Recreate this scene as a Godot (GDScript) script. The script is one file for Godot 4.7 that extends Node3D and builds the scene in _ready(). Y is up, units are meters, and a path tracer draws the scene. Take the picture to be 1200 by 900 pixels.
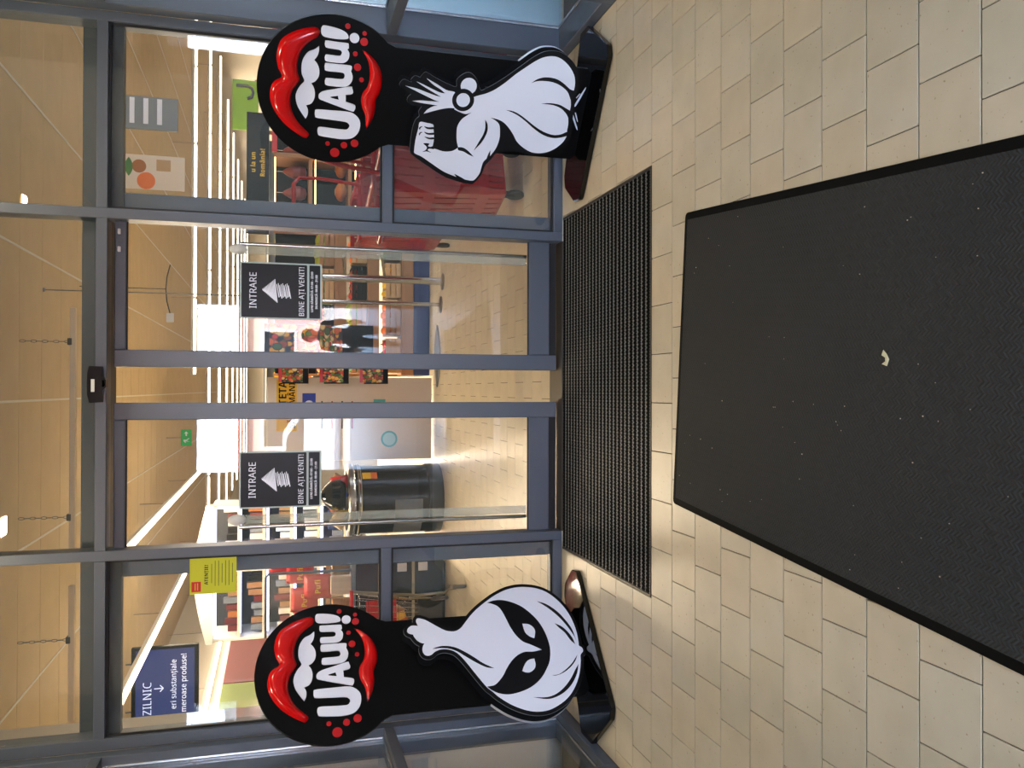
extends Node3D

var M := {}          # materials
var taken := {}      # names in use at top level
var mesh_cache := {}
var rng := RandomNumberGenerator.new()

const SHAPES := {
	"lip_upper": [290, 86, 274, 70, 249, 79, 231, 104, 204, 134, 167, 157, 123, 169, 79, 168, 44, 159, 15, 173, -13, 191, -50, 199, -88, 197, -130, 182, -165, 159, -192, 132, -216, 109, -234, 114, -240, 127, -226, 156, -202, 194, -170, 232, -126, 267, -83, 288, -41, 295, 0, 289, 28, 272, 51, 240, 87, 256, 136, 264, 184, 258, 223, 240, 252, 203, 274, 158, 287, 116],
	"lip_lower": [215, -124, 196, -160, 160, -200, 117, -224, 71, -232, 22, -227, -20, -209, -55, -209, -97, -203, -138, -188, -173, -168, -173, -168, -136, -166, -97, -160, -62, -144, -22, -137, 12, -144, 41, -163, 85, -172, 131, -168, 173, -154, 215, -124],
	"moustache": [208, 72, 191, 93, 176, 122, 143, 143, 108, 150, 73, 148, 42, 136, 17, 154, -11, 169, -40, 175, -79, 166, -113, 146, -140, 126, -140, 126, -120, 117, -96, 116, -74, 126, -74, 126, -64, 102, -40, 88, -10, 85, 16, 92, 34, 104, 34, 104, 46, 84, 71, 69, 101, 68, 127, 78, 143, 92, 143, 92, 165, 78, 187, 72, 208, 72],
	"bang": [303, 52, 297, 61, 283, 65, 264, 62, 254, 49, 250, 16, 250, -26, 255, -56, 266, -61, 282, -49, 294, -20, 301, 18],
	"u_second": [237, 39, 236, -9, 235, -58, 227, -64, 214, -65, 208, -58, 208, -58, 189, -69, 162, -65, 145, -47, 141, -18, 143, 34, 155, 44, 169, 42, 174, 33, 173, -19, 180, -32, 195, -33, 202, -20, 205, 34, 215, 45, 230, 45],
	"u_first": [135, 35, 135, -22, 134, -76, 125, -84, 109, -81, 109, -81, 83, -90, 57, -85, 37, -67, 30, -38, 31, 30, 46, 40, 60, 37, 65, 29, 66, -35, 73, -50, 89, -51, 98, -37, 99, 33, 112, 43, 128, 42],
	"a_outer": [-29, 67, -12, 63, 3, 40, 18, -17, 35, -82, 27, -91, 8, -96, -2, -86, -6, -61, -6, -61, -41, -63, -41, -63, -51, -104, -64, -111, -79, -106, -84, -94, -64, -22, -43, 50, -38, 62],
	"a_hole": [-22, 9, -14, -24, -14, -24, -33, -29, -33, -29, -27, 5],
	"u_big": [-91, 73, -102, 82, -122, 81, -131, 71, -135, 5, -139, -63, -147, -82, -161, -87, -177, -77, -180, -57, -178, -1, -176, 55, -188, 67, -210, 65, -220, 53, -226, -7, -228, -55, -220, -99, -194, -128, -158, -139, -124, -134, -99, -109, -89, -77, -89, 3],
	"drum_white": [248, 884, 248, 869, 238, 843, 219, 815, 195, 782, 174, 750, 165, 720, 165, 693, 179, 665, 208, 638, 248, 601, 284, 559, 320, 507, 351, 455, 377, 394, 389, 330, 387, 273, 373, 213, 344, 161, 289, 110, 226, 76, 160, 58, 102, 53, 49, 56, 33, 58, 20, 44, 1, 43, -18, 61, -52, 69, -106, 87, -161, 116, -210, 155, -245, 199, -270, 249, -284, 296, -285, 349, -274, 398, -255, 442, -232, 481, -196, 526, -165, 555, -135, 583, -61, 629, -14, 657, 29, 686, 56, 713, 70, 746, 73, 780, 64, 811, 50, 830, 45, 848, 51, 864, 67, 873, 85, 873, 101, 867, 111, 860, 111, 860, 115, 874, 125, 890, 140, 902, 157, 911, 164, 912, 167, 925, 175, 937, 185, 940, 198, 935, 209, 921, 212, 907, 208, 882, 208, 882, 220, 887, 234, 890],
	"drum_stroke": [79, 822, 89, 787, 88, 747, 76, 705, 49, 661, 16, 618, -17, 579, -48, 527, -48, 527, -40, 565, -11, 613, 24, 660, 55, 700, 74, 741, 80, 788],
	"mask": [310, 504, 320, 470, 320, 423, 303, 370, 272, 319, 226, 276, 175, 244, 115, 224, 53, 216, 7, 220, -38, 234, -72, 255, -110, 285, -142, 323, -166, 368, -182, 424, -187, 477, -177, 523, -157, 558, -138, 577, -138, 577, -137, 559, -133, 537, -115, 512, -87, 485, -54, 462, -16, 428, 10, 392, 23, 353, 21, 308, 27, 261, 27, 261, 40, 281, 59, 314, 79, 352, 114, 381, 163, 404, 213, 419, 258, 434, 286, 452, 303, 482, 310, 504],
	"eye_a": [177, 337, 172, 306, 154, 284, 129, 277, 92, 289, 92, 289, 106, 314, 131, 332, 177, 337],
	"eye_b": [-17, 311, -49, 311, -71, 322, -86, 348, -84, 370, -76, 386, -76, 386, -53, 373, -30, 355, -19, 334, -17, 311],
	"crease_a": [300, 233, 279, 184, 236, 136, 183, 100, 128, 75, 64, 66, 64, 66, 94, 74, 149, 99, 200, 130, 245, 168, 278, 204, 300, 233],
	"crease_b": [166, 161, 146, 128, 115, 102, 75, 83, 42, 77, 42, 77, 69, 98, 109, 117, 140, 143, 166, 161],
	"crease_c": [-15, 78, -48, 98, -81, 134, -104, 176, -114, 214, -112, 236, -112, 236, -109, 199, -88, 158, -59, 119, -34, 95, -15, 78],
	"crease_d": [-65, 84, -117, 106, -167, 145, -204, 194, -225, 248, -228, 293, -213, 356, -213, 356, -219, 291, -209, 240, -179, 188, -136, 142, -94, 109, -65, 84],
	"flex_outer": [203, 894, 182, 913, 176, 917, 181, 942, 162, 959, 149, 957, 159, 993, 139, 1012, 126, 1008, 107, 982, 92, 953, 92, 953, 77, 966, 61, 969, 46, 956, 36, 921, 38, 894, 38, 894, 12, 907, -13, 903, -32, 919, -80, 931, -166, 934, -195, 932, -217, 911, -270, 825, -314, 742, -335, 671, -345, 605, -338, 581, -290, 548, -238, 535, -206, 510, -169, 486, -157, 448, -148, 385, -162, 318, -165, 261, -149, 203, -115, 148, -80, 117, -47, 103, 43, 110, 131, 115, 238, 119, 307, 148, 347, 197, 365, 240, 367, 280, 358, 323, 329, 370, 283, 423, 236, 476, 189, 534, 155, 585, 143, 609, 164, 624, 194, 638, 221, 672, 216, 703, 184, 736, 149, 736, 158, 778, 179, 836, 197, 874],
	"flex_hand": [177, 887, 177, 887, 156, 838, 130, 784, 123, 740, 102, 746, 82, 747, 60, 739, 46, 732, 44, 756, 36, 792, 21, 837, 3, 883, 3, 883, 25, 867, 44, 839, 50, 817, 50, 817, 53, 858, 56, 905, 61, 944, 61, 944, 67, 906, 68, 860, 69, 810, 69, 810, 76, 838, 97, 895, 115, 942, 131, 985, 131, 985, 123, 929, 108, 873, 97, 831, 94, 805, 94, 805, 115, 851, 135, 894, 156, 933, 156, 933, 146, 900, 128, 853, 114, 810, 113, 787, 113, 787, 130, 812, 149, 850],
	"flex_body": [110, 639, 120, 615, 132, 582, 155, 541, 193, 495, 237, 450, 276, 404, 312, 358, 334, 318, 343, 276, 338, 239, 321, 205, 294, 172, 261, 147, 228, 136, 198, 134, 181, 135, 181, 135, 146, 141, 116, 135, 87, 134, 87, 134, 54, 136, 19, 129, -19, 128, -42, 123, -42, 123, -77, 137, -112, 168, -138, 210, -149, 255, -146, 302, -126, 347, -98, 385, -59, 414, -28, 442, -4, 472, 9, 506, 14, 544, 14, 544, 3, 518, -17, 493, -56, 483, -96, 481, -143, 492, -186, 517, -203, 535, -221, 548, -249, 553, -282, 558, -314, 576, -325, 593, -321, 635, -312, 673, -287, 748, -246, 820, -216, 871, -201, 908, -181, 912, -128, 910, -75, 902, -40, 897, -41, 863, -47, 830, -72, 825, -98, 820, -133, 818, -165, 819, -172, 797, -180, 760, -174, 717, -154, 688, -154, 688, -123, 699, -88, 705, -45, 706, -8, 689, 16, 662, 33, 642, 33, 642, 21, 675, 36, 725, 46, 731, 76, 704],
	"flex_lobe_a": [204, 362, 227, 333, 240, 291, 237, 237, 218, 193, 194, 156, 186, 127, 165, 122, 141, 142, 141, 142, 180, 167, 206, 208, 219, 251, 221, 297, 216, 336, 204, 362],
	"flex_lobe_b": [108, 293, 115, 245, 112, 198, 100, 164, 87, 134, 82, 118, 45, 134, 45, 134, 66, 148, 92, 181, 105, 220, 108, 257, 108, 293],
	"flex_lobe_c": [59, 469, 58, 438, 46, 400, 21, 355, -10, 304, -34, 253, -46, 200, -40, 159, -24, 127, -38, 112, -56, 155, -62, 201, -50, 254, -23, 306, 8, 352, 35, 398, 51, 437, 59, 469],
	"flex_bicep": [2, 569, -18, 555, -49, 549, -80, 555, -118, 572, -163, 606, -163, 606, -116, 586, -77, 569, -41, 563, 2, 569],
	"flex_elbow_line": [-152, 688, -152, 662, -168, 633, -195, 602, -195, 602, -186, 630, -172, 659, -167, 686],
	"flex_nick_a": [-154, 519, -154, 519, -186, 517, -208, 532, -182, 529],
	"flex_nick_b": [-296, 691, -306, 664, -323, 630, -330, 629, -323, 662],
	"flex_finger_a": [-59, 874, -62, 852, -59, 826, -69, 825, -71, 856],
	"flex_finger_b": [-87, 871, -91, 849, -87, 821, -97, 820, -99, 853],
	"flex_finger_c": [-111, 867, -114, 842, -111, 821, -121, 820, -122, 846],
	"flex_thumb": [-146, 869, -145, 839, -158, 844, -161, 829, -153, 814, -171, 812, -171, 836, -180, 843, -191, 825, -186, 848, -190, 869, -179, 853, -163, 850],
	"flex_knuckle_a": [-70, 899, -61, 891, -62, 882, -67, 890, -78, 894],
	"flex_knuckle_b": [-98, 896, -89, 888, -90, 879, -95, 888, -107, 893],
	"flex_leg_a": [199, 74, 196, 69, 112, 100, 118, 108],
	"flex_leg_b": [62, 115, 65, 108, -4, 70, -9, 74],
	"flex_leg_c": [171, 96, 170, 91, 149, 105, 151, 109],
	"flex_leg_d": [70, 98, 71, 93, 32, 75, 32, 79],
}
const RED_DOTS := [311, -56, 12, 287, -135, 10, 249, -135, 18, 190, -97, 11, 129, -111, 17, 72, -133, 11, -258, 16, 11, -302, -21, 23, -260, -65, 16, -246, -117, 19]
# bang dot (262.05828013531254, -89.02326242565073, 22.400139471878784)
# ---------------------------------------------------------------- helpers
func mat(called: String, c: Color, rough := 0.6, metal := 0.0, spec := 0.5) -> StandardMaterial3D:
	var m := StandardMaterial3D.new()
	m.resource_name = called
	m.albedo_color = c
	m.roughness = rough
	m.metallic = metal
	m.metallic_specular = spec
	M[called] = m
	return m

func glass(called: String, alpha: float) -> StandardMaterial3D:
	var m := mat(called, Color(0.8, 0.88, 0.86, alpha), 0.0)
	m.transparency = BaseMaterial3D.TRANSPARENCY_ALPHA
	return m

func glow(called: String, c: Color, energy: float) -> StandardMaterial3D:
	var m := mat(called, Color(0.9, 0.9, 0.9), 0.5)
	m.emission_enabled = true
	m.emission = c
	m.emission_energy_multiplier = energy
	return m

func noise_tex(sd: int, freq: float, ramp: Array, size := 512, octaves := 4, as_normal := false, kind := FastNoiseLite.TYPE_SIMPLEX_SMOOTH) -> NoiseTexture2D:
	var n := FastNoiseLite.new()
	n.seed = sd
	n.frequency = freq
	n.fractal_octaves = octaves
	n.noise_type = kind
	var t := NoiseTexture2D.new()
	t.width = size
	t.height = size
	t.seamless = true
	t.noise = n
	t.as_normal_map = as_normal
	if not as_normal and ramp.size():
		var g := Gradient.new()
		var offs := PackedFloat32Array()
		var cols := PackedColorArray()
		for r in ramp:
			offs.append(r[0])
			cols.append(r[1])
		g.offsets = offs
		g.colors = cols
		t.color_ramp = g
	return t

func numbered(called: String) -> String:
	if not taken.has(called):
		taken[called] = 0
		return called
	taken[called] += 1
	return "%s_%03d" % [called, taken[called]]

func thing(called: String, label: String, category: String, at := Vector3.ZERO, turn := 0.0, group := "", kind := "") -> Node3D:
	var o := Node3D.new()
	o.name = numbered(called)
	add_child(o)
	o.position = at
	o.rotation.y = turn
	tag(o, label, category, group, kind)
	return o

func tag(o: Node, label: String, category: String, group := "", kind := "") -> void:
	o.set_meta("label", label)
	o.set_meta("category", category)
	if group != "":
		o.set_meta("group", group)
	if kind != "":
		o.set_meta("kind", kind)

func part(parent: Node, called: String, mesh: Mesh, m: Material, at := Vector3.ZERO, rot := Vector3.ZERO, label := "") -> MeshInstance3D:
	var o := MeshInstance3D.new()
	o.name = called
	o.mesh = mesh
	o.material_override = null
	if mesh != null:
		o.set_surface_override_material(0, m)
	parent.add_child(o, true)
	o.position = at
	o.rotation = rot
	if label != "":
		o.set_meta("label", label)
	return o

func solo(called: String, mesh: Mesh, m: Material, at: Vector3, label: String, category: String, group := "", kind := "", rot := Vector3.ZERO) -> MeshInstance3D:
	var o := MeshInstance3D.new()
	o.name = numbered(called)
	o.mesh = mesh
	o.set_surface_override_material(0, m)
	add_child(o)
	o.position = at
	o.rotation = rot
	tag(o, label, category, group, kind)
	return o

func new_st() -> SurfaceTool:
	var st := SurfaceTool.new()
	st.begin(Mesh.PRIMITIVE_TRIANGLES)
	st.set_smooth_group(-1)
	return st

func done(st: SurfaceTool) -> ArrayMesh:
	st.generate_normals()
	return st.commit()

func quad(st: SurfaceTool, a: Vector3, b: Vector3, c: Vector3, d: Vector3) -> void:
	# a b c d counter-clockwise seen from outside
	for v in [a, c, b, a, d, c]:
		st.add_vertex(v)

# box with chamfered edges, centred at c
func cbox(st: SurfaceTool, c: Vector3, s: Vector3, bev := 0.0) -> void:
	var h := s * 0.5
	var b := minf(bev, minf(h.x, minf(h.y, h.z)) * 0.98)
	if b <= 0.0:
		var p := []
		for i in 8:
			p.append(c + Vector3(h.x * (1 if i & 1 else -1), h.y * (1 if i & 2 else -1), h.z * (1 if i & 4 else -1)))
		quad(st, p[4], p[5], p[7], p[6])
		quad(st, p[1], p[0], p[2], p[3])
		quad(st, p[5], p[1], p[3], p[7])
		quad(st, p[0], p[4], p[6], p[2])
		quad(st, p[6], p[7], p[3], p[2])
		quad(st, p[0], p[1], p[5], p[4])
		return
	for ax in 3:
		var u := (ax + 1) % 3
		var w := (ax + 2) % 3
		for sg in [-1.0, 1.0]:
			var q := []
			for k in [[-1, -1], [1, -1], [1, 1], [-1, 1]]:
				var v := Vector3.ZERO
				v[ax] = sg * h[ax]
				v[u] = k[0] * (h[u] - b)
				v[w] = k[1] * (h[w] - b)
				q.append(c + v)
			if sg > 0:
				quad(st, q[0], q[1], q[2], q[3])
			else:
				quad(st, q[3], q[2], q[1], q[0])
	# edges
	for ax in 3:
		var u := (ax + 1) % 3
		var w := (ax + 2) % 3
		for su in [-1.0, 1.0]:
			for sw in [-1.0, 1.0]:
				var a0 := Vector3.ZERO
				a0[u] = su * h[u]
				a0[w] = sw * (h[w] - b)
				var a1 := Vector3.ZERO
				a1[u] = su * (h[u] - b)
				a1[w] = sw * h[w]
				var lo := Vector3.ZERO
				lo[ax] = -(h[ax] - b)
				var q := [c + a0 + lo, c + a0 - lo, c + a1 - lo, c + a1 + lo]
				if su * sw > 0:
					quad(st, q[3], q[2], q[1], q[0])
				else:
					quad(st, q[0], q[1], q[2], q[3])
	for sx in [-1.0, 1.0]:
		for sy in [-1.0, 1.0]:
			for sz in [-1.0, 1.0]:
				var p0 := c + Vector3(sx * h.x, sy * (h.y - b), sz * (h.z - b))
				var p1 := c + Vector3(sx * (h.x - b), sy * h.y, sz * (h.z - b))
				var p2 := c + Vector3(sx * (h.x - b), sy * (h.y - b), sz * h.z)
				for v in ([p0, p2, p1] if sx * sy * sz > 0 else [p0, p1, p2]):
					st.add_vertex(v)

func box(s: Vector3, bev := 0.0) -> ArrayMesh:
	var key := "b%s_%s" % [s, bev]
	if not mesh_cache.has(key):
		var st := new_st()
		cbox(st, Vector3.ZERO, s, bev)
		mesh_cache[key] = done(st)
	return mesh_cache[key]

# box between two corners, as a part
func span(parent: Node, called: String, a: Vector3, b: Vector3, m: Material, bev := 0.0, label := "") -> MeshInstance3D:
	return part(parent, called, box((b - a).abs(), bev), m, (a + b) * 0.5, Vector3.ZERO, label)

func lathe(profile: Array, sides := 24) -> ArrayMesh:
	# profile: [radius, y] from bottom to top
	var st := SurfaceTool.new()
	st.begin(Mesh.PRIMITIVE_TRIANGLES)
	for i in profile.size() - 1:
		var r0: float = profile[i][0]
		var y0: float = profile[i][1]
		var r1: float = profile[i + 1][0]
		var y1: float = profile[i + 1][1]
		for k in sides:
			var a0 := TAU * k / sides
			var a1 := TAU * (k + 1) / sides
			var p := [Vector3(r0 * cos(a0), y0, -r0 * sin(a0)), Vector3(r0 * cos(a1), y0, -r0 * sin(a1)), Vector3(r1 * cos(a1), y1, -r1 * sin(a1)), Vector3(r1 * cos(a0), y1, -r1 * sin(a0))]
			var n0 := Vector3(y1 - y0, r0 - r1, 0).normalized()
			var ns := [Vector3(n0.x * cos(a0), n0.y, -n0.x * sin(a0)), Vector3(n0.x * cos(a1), n0.y, -n0.x * sin(a1))]
			var order := [[0, 0], [2, 1], [1, 1], [0, 0], [3, 0], [2, 1]]
			for o in order:
				st.set_normal(ns[o[1]])
				st.add_vertex(p[o[0]])
	return st.commit()

func tube_into(st: SurfaceTool, pts: Array, r: float, sides := 8, closed := false) -> void:
	var n := pts.size()
	var rings := []
	var side := Vector3.ZERO
	for i in n:
		var d: Vector3
		if closed:
			d = (pts[(i + 1) % n] - pts[(i - 1 + n) % n]).normalized()
		else:
			d = (pts[mini(i + 1, n - 1)] - pts[maxi(i - 1, 0)]).normalized()
		if side == Vector3.ZERO:
			side = d.cross(Vector3.UP if absf(d.y) < 0.9 else Vector3.RIGHT).normalized()
		side = (side - d * side.dot(d)).normalized()
		var up := side.cross(d)
		var ring := []
		for k in sides:
			var a := TAU * k / sides
			ring.append([pts[i] + (side * cos(a) + up * sin(a)) * r, side * cos(a) + up * sin(a)])
		rings.append(ring)
	for i in (n if closed else n - 1):
		var r0 = rings[i]
		var r1 = rings[(i + 1) % n]
		for k in sides:
			var k1 := (k + 1) % sides
			for e in [r0[k], r1[k1], r1[k], r0[k], r0[k1], r1[k1]]:
				st.set_normal(e[1])
				st.add_vertex(e[0])
	if not closed:
		for e in [0, n - 1]:
			var cdir: Vector3 = (pts[1] - pts[0]).normalized() * -1.0 if e == 0 else (pts[n - 1] - pts[n - 2]).normalized()
			for k in range(1, sides - 1):
				for idx in ([0, k, k + 1] if e == 0 else [0, k + 1, k]):
					st.set_normal(cdir)
					st.add_vertex(rings[e][idx][0])

func tube(pts: Array, r: float, sides := 8, closed := false) -> ArrayMesh:
	var st := SurfaceTool.new()
	st.begin(Mesh.PRIMITIVE_TRIANGLES)
	tube_into(st, pts, r, sides, closed)
	return st.commit()

func ball(r: float, squash := Vector3.ONE, sides := 14) -> ArrayMesh:
	var prof := []
	for i in 9:
		var a := -PI / 2 + PI * i / 8.0
		prof.append([r * cos(a) * squash.x, r * sin(a) * squash.y])
	return lathe(prof, sides)

# smooth closed curve through a flat list of millimetre pairs; a doubled point stays sharp
func curve(flat: Array, steps := 5) -> PackedVector2Array:
	var p := []
	for i in range(0, flat.size(), 2):
		p.append(Vector2(flat[i], flat[i + 1]) * 0.001)
	if p[0].distance_to(p[p.size() - 1]) < 0.0005:
		p[p.size() - 1] = p[0]
	var n := p.size()
	var out := PackedVector2Array()
	for i in n:
		var a: Vector2 = p[(i - 1 + n) % n]
		var b: Vector2 = p[i]
		var c: Vector2 = p[(i + 1) % n]
		var d: Vector2 = p[(i + 2) % n]
		if b.is_equal_approx(c):
			continue
		if a.is_equal_approx(b):
			a = b - (c - b) * 0.0
		for k in steps:
			var t := float(k) / steps
			var m0 := (c - a) * 0.5 if not a.is_equal_approx(b) else (c - b) * 0.9
			var m1 := (d - b) * 0.5 if not d.is_equal_approx(c) else (c - b) * 0.9
			var t2 := t * t
			var t3 := t2 * t
			var q := b * (2 * t3 - 3 * t2 + 1) + m0 * (t3 - 2 * t2 + t) + c * (-2 * t3 + 3 * t2) + m1 * (t3 - t2)
			if out.is_empty() or out[out.size() - 1].distance_to(q) > 0.0004:
				out.append(q)
	if out[0].distance_to(out[out.size() - 1]) < 0.0004:
		out.remove_at(out.size() - 1)
	return out

func ccw(poly: PackedVector2Array) -> PackedVector2Array:
	if Geometry2D.is_polygon_clockwise(poly):
		poly.reverse()
	var area := 0.0
	for i in poly.size():
		var a := poly[i]
		var b := poly[(i + 1) % poly.size()]
		area += a.x * b.y - b.x * a.y
	if area < 0:
		poly.reverse()
	return poly

func largest(polys: Array) -> PackedVector2Array:
	var best := PackedVector2Array()
	var most := -1.0
	for p in polys:
		var area := 0.0
		for i in p.size():
			area += p[i].x * p[(i + 1) % p.size()].y - p[(i + 1) % p.size()].x * p[i].y
		if absf(area) > most:
			most = absf(area)
			best = p
	return best

# plate with that outline in x and y, from z0 (back) to z1 (front)
func extrude(poly: PackedVector2Array, z0: float, z1: float) -> ArrayMesh:
	poly = ccw(poly)
	var st := new_st()
	var tri := Geometry2D.triangulate_polygon(poly)
	if tri.is_empty():
		push_warning("could not triangulate an outline of %d points" % poly.size())
	for i in range(0, tri.size(), 3):
		var a := poly[tri[i]]
		var b := poly[tri[i + 1]]
		var c := poly[tri[i + 2]]
		if (b - a).cross(c - a) < 0:
			var t := b
			b = c
			c = t
		for v in [a, c, b]:
			st.add_vertex(Vector3(v.x, v.y, z1))
		for v in [a, b, c]:
			st.add_vertex(Vector3(v.x, v.y, z0))
	var n := poly.size()
	for i in n:
		var a := poly[i]
		var b := poly[(i + 1) % n]
		quad(st, Vector3(a.x, a.y, z0), Vector3(b.x, b.y, z0), Vector3(b.x, b.y, z1), Vector3(a.x, a.y, z1))
	return done(st)

func rounded(w: float, h: float, r: float, c := Vector2.ZERO, seg := 5) -> PackedVector2Array:
	var out := PackedVector2Array()
	for q in 4:
		var cc := c + Vector2((w / 2 - r) * (1 if q in [0, 3] else -1), (h / 2 - r) * (1 if q < 2 else -1))
		for k in seg + 1:
			var a := PI / 2 * q + PI / 2 * k / seg
			out.append(cc + Vector2(cos(a), sin(a)) * r)
	return out

func disc(c: Vector2, r: float, seg := 28) -> PackedVector2Array:
	var out := PackedVector2Array()
	for k in seg:
		out.append(c + Vector2(cos(TAU * k / seg), sin(TAU * k / seg)) * r)
	return out

# a cushion-like relief with that outline, rising from z0
func dome(poly: PackedVector2Array, z0: float, reach: float, high: float, cell := 0.008) -> ArrayMesh:
	poly = ccw(poly)
	var pts := PackedVector2Array(poly)
	var lo := poly[0]
	var hi := poly[0]
	for p in poly:
		lo = lo.min(p)
		hi = hi.max(p)
	var edge := func(p: Vector2) -> float:
		var best := 9.0
		for i in poly.size():
			best = minf(best, Geometry2D.get_closest_point_to_segment(p, poly[i], poly[(i + 1) % poly.size()]).distance_to(p))
		return best
	var hs := []
	for p in poly:
		hs.append(0.0)
	var y := lo.y
	var odd := false
	while y < hi.y:
		var x := lo.x + (cell * 0.5 if odd else 0.0)
		while x < hi.x:
			var p := Vector2(x, y)
			if Geometry2D.is_point_in_polygon(p, poly):
				var d: float = edge.call(p)
				if d > cell * 0.45:
					pts.append(p)
					var t := clampf(d / reach, 0, 1)
					hs.append(high * sqrt(1.0 - (1.0 - t) * (1.0 - t)))
			x += cell
		y += cell * 0.87
		odd = not odd
	var st := SurfaceTool.new()
	st.begin(Mesh.PRIMITIVE_TRIANGLES)
	st.set_smooth_group(0)
	var tri := Geometry2D.triangulate_delaunay(pts)
	for i in range(0, tri.size(), 3):
		var ids := [tri[i], tri[i + 1], tri[i + 2]]
		var cen := (pts[ids[0]] + pts[ids[1]] + pts[ids[2]]) / 3.0
		if not Geometry2D.is_point_in_polygon(cen, poly):
			continue
		if (pts[ids[1]] - pts[ids[0]]).cross(pts[ids[2]] - pts[ids[0]]) > 0:
			ids = [ids[0], ids[2], ids[1]]
		for k in ids:
			st.add_vertex(Vector3(pts[k].x, pts[k].y, z0 + hs[k]))
	st.generate_normals()
	return st.commit()

func text(s: String, high: float, bold := false, depth := 0.001, face := "Droid Sans") -> TextMesh:
	var f := SystemFont.new()
	f.font_names = PackedStringArray([face])
	f.font_weight = 700 if bold else 400
	var t := TextMesh.new()
	t.font = f
	t.text = s
	t.font_size = 64
	t.pixel_size = high / 46.0      # capital letters come out that high
	t.depth = depth
	t.curve_step = 2.0
	return t


# ---------------------------------------------------------------- the scene
const CEIL := 3.4

func _ready() -> void:
	rng.seed = 7
	camera_and_light()
	materials()
	setting()
	facade()
	door_leaves()
	side_walls()
	grating()
	floor_mat()
	standees()
	notices()
	store_lights()
	store_near()
	store_far()
	outdoors()

func camera_and_light() -> void:
	var cam := Camera3D.new()
	cam.name = "camera"
	add_child(cam)
	# the phone was held on its side: the picture's right is the room's down
	var down := Vector3(0.00215486, -0.9635341, 0.26757689)
	var right := Vector3(0.99997514, 0.00387289, 0.0058931)
	var fwd := Vector3(0.0067145, -0.26755753, -0.96351849)
	cam.transform = Transform3D(Basis(down, right, -fwd).orthonormalized(), Vector3(0, 1.57786, 4.60427))
	cam.fov = 48.776
	cam.near = 0.05
	cam.far = 300.0
	cam.current = true

	var sky_mat := ProceduralSkyMaterial.new()
	sky_mat.sky_top_color = Color(0.58, 0.72, 0.92)
	sky_mat.sky_horizon_color = Color(0.84, 0.91, 1.0)
	sky_mat.ground_bottom_color = Color(0.5, 0.48, 0.45)
	sky_mat.ground_horizon_color = Color(0.8, 0.82, 0.84)
	sky_mat.sun_angle_max = 2.0
	var sky := Sky.new()
	sky.sky_material = sky_mat
	var env := Environment.new()
	env.background_mode = Environment.BG_SKY
	env.sky = sky
	env.background_energy_multiplier = SKY_ENERGY
	env.tonemap_mode = Environment.TONE_MAPPER_LINEAR
	env.tonemap_exposure = EXPOSURE
	env.sdfgi_enabled = true
	env.ssao_enabled = true
	env.ssil_enabled = true
	var we := WorldEnvironment.new()
	we.name = "world_environment"
	we.environment = env
	add_child(we)

	var sun := DirectionalLight3D.new()
	sun.name = "sun"
	sun.light_color = Color(1.0, 0.95, 0.88)
	sun.light_energy = SUN_ENERGY
	sun.light_angular_distance = 0.6
	sun.shadow_enabled = true
	add_child(sun)
	sun.look_at_from_position(Vector3(6, 12, -9), Vector3(2, 0, 8), Vector3.UP)

const SKY_ENERGY := 23.5
const SUN_ENERGY := 30.0
const EXPOSURE := 1.38

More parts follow.
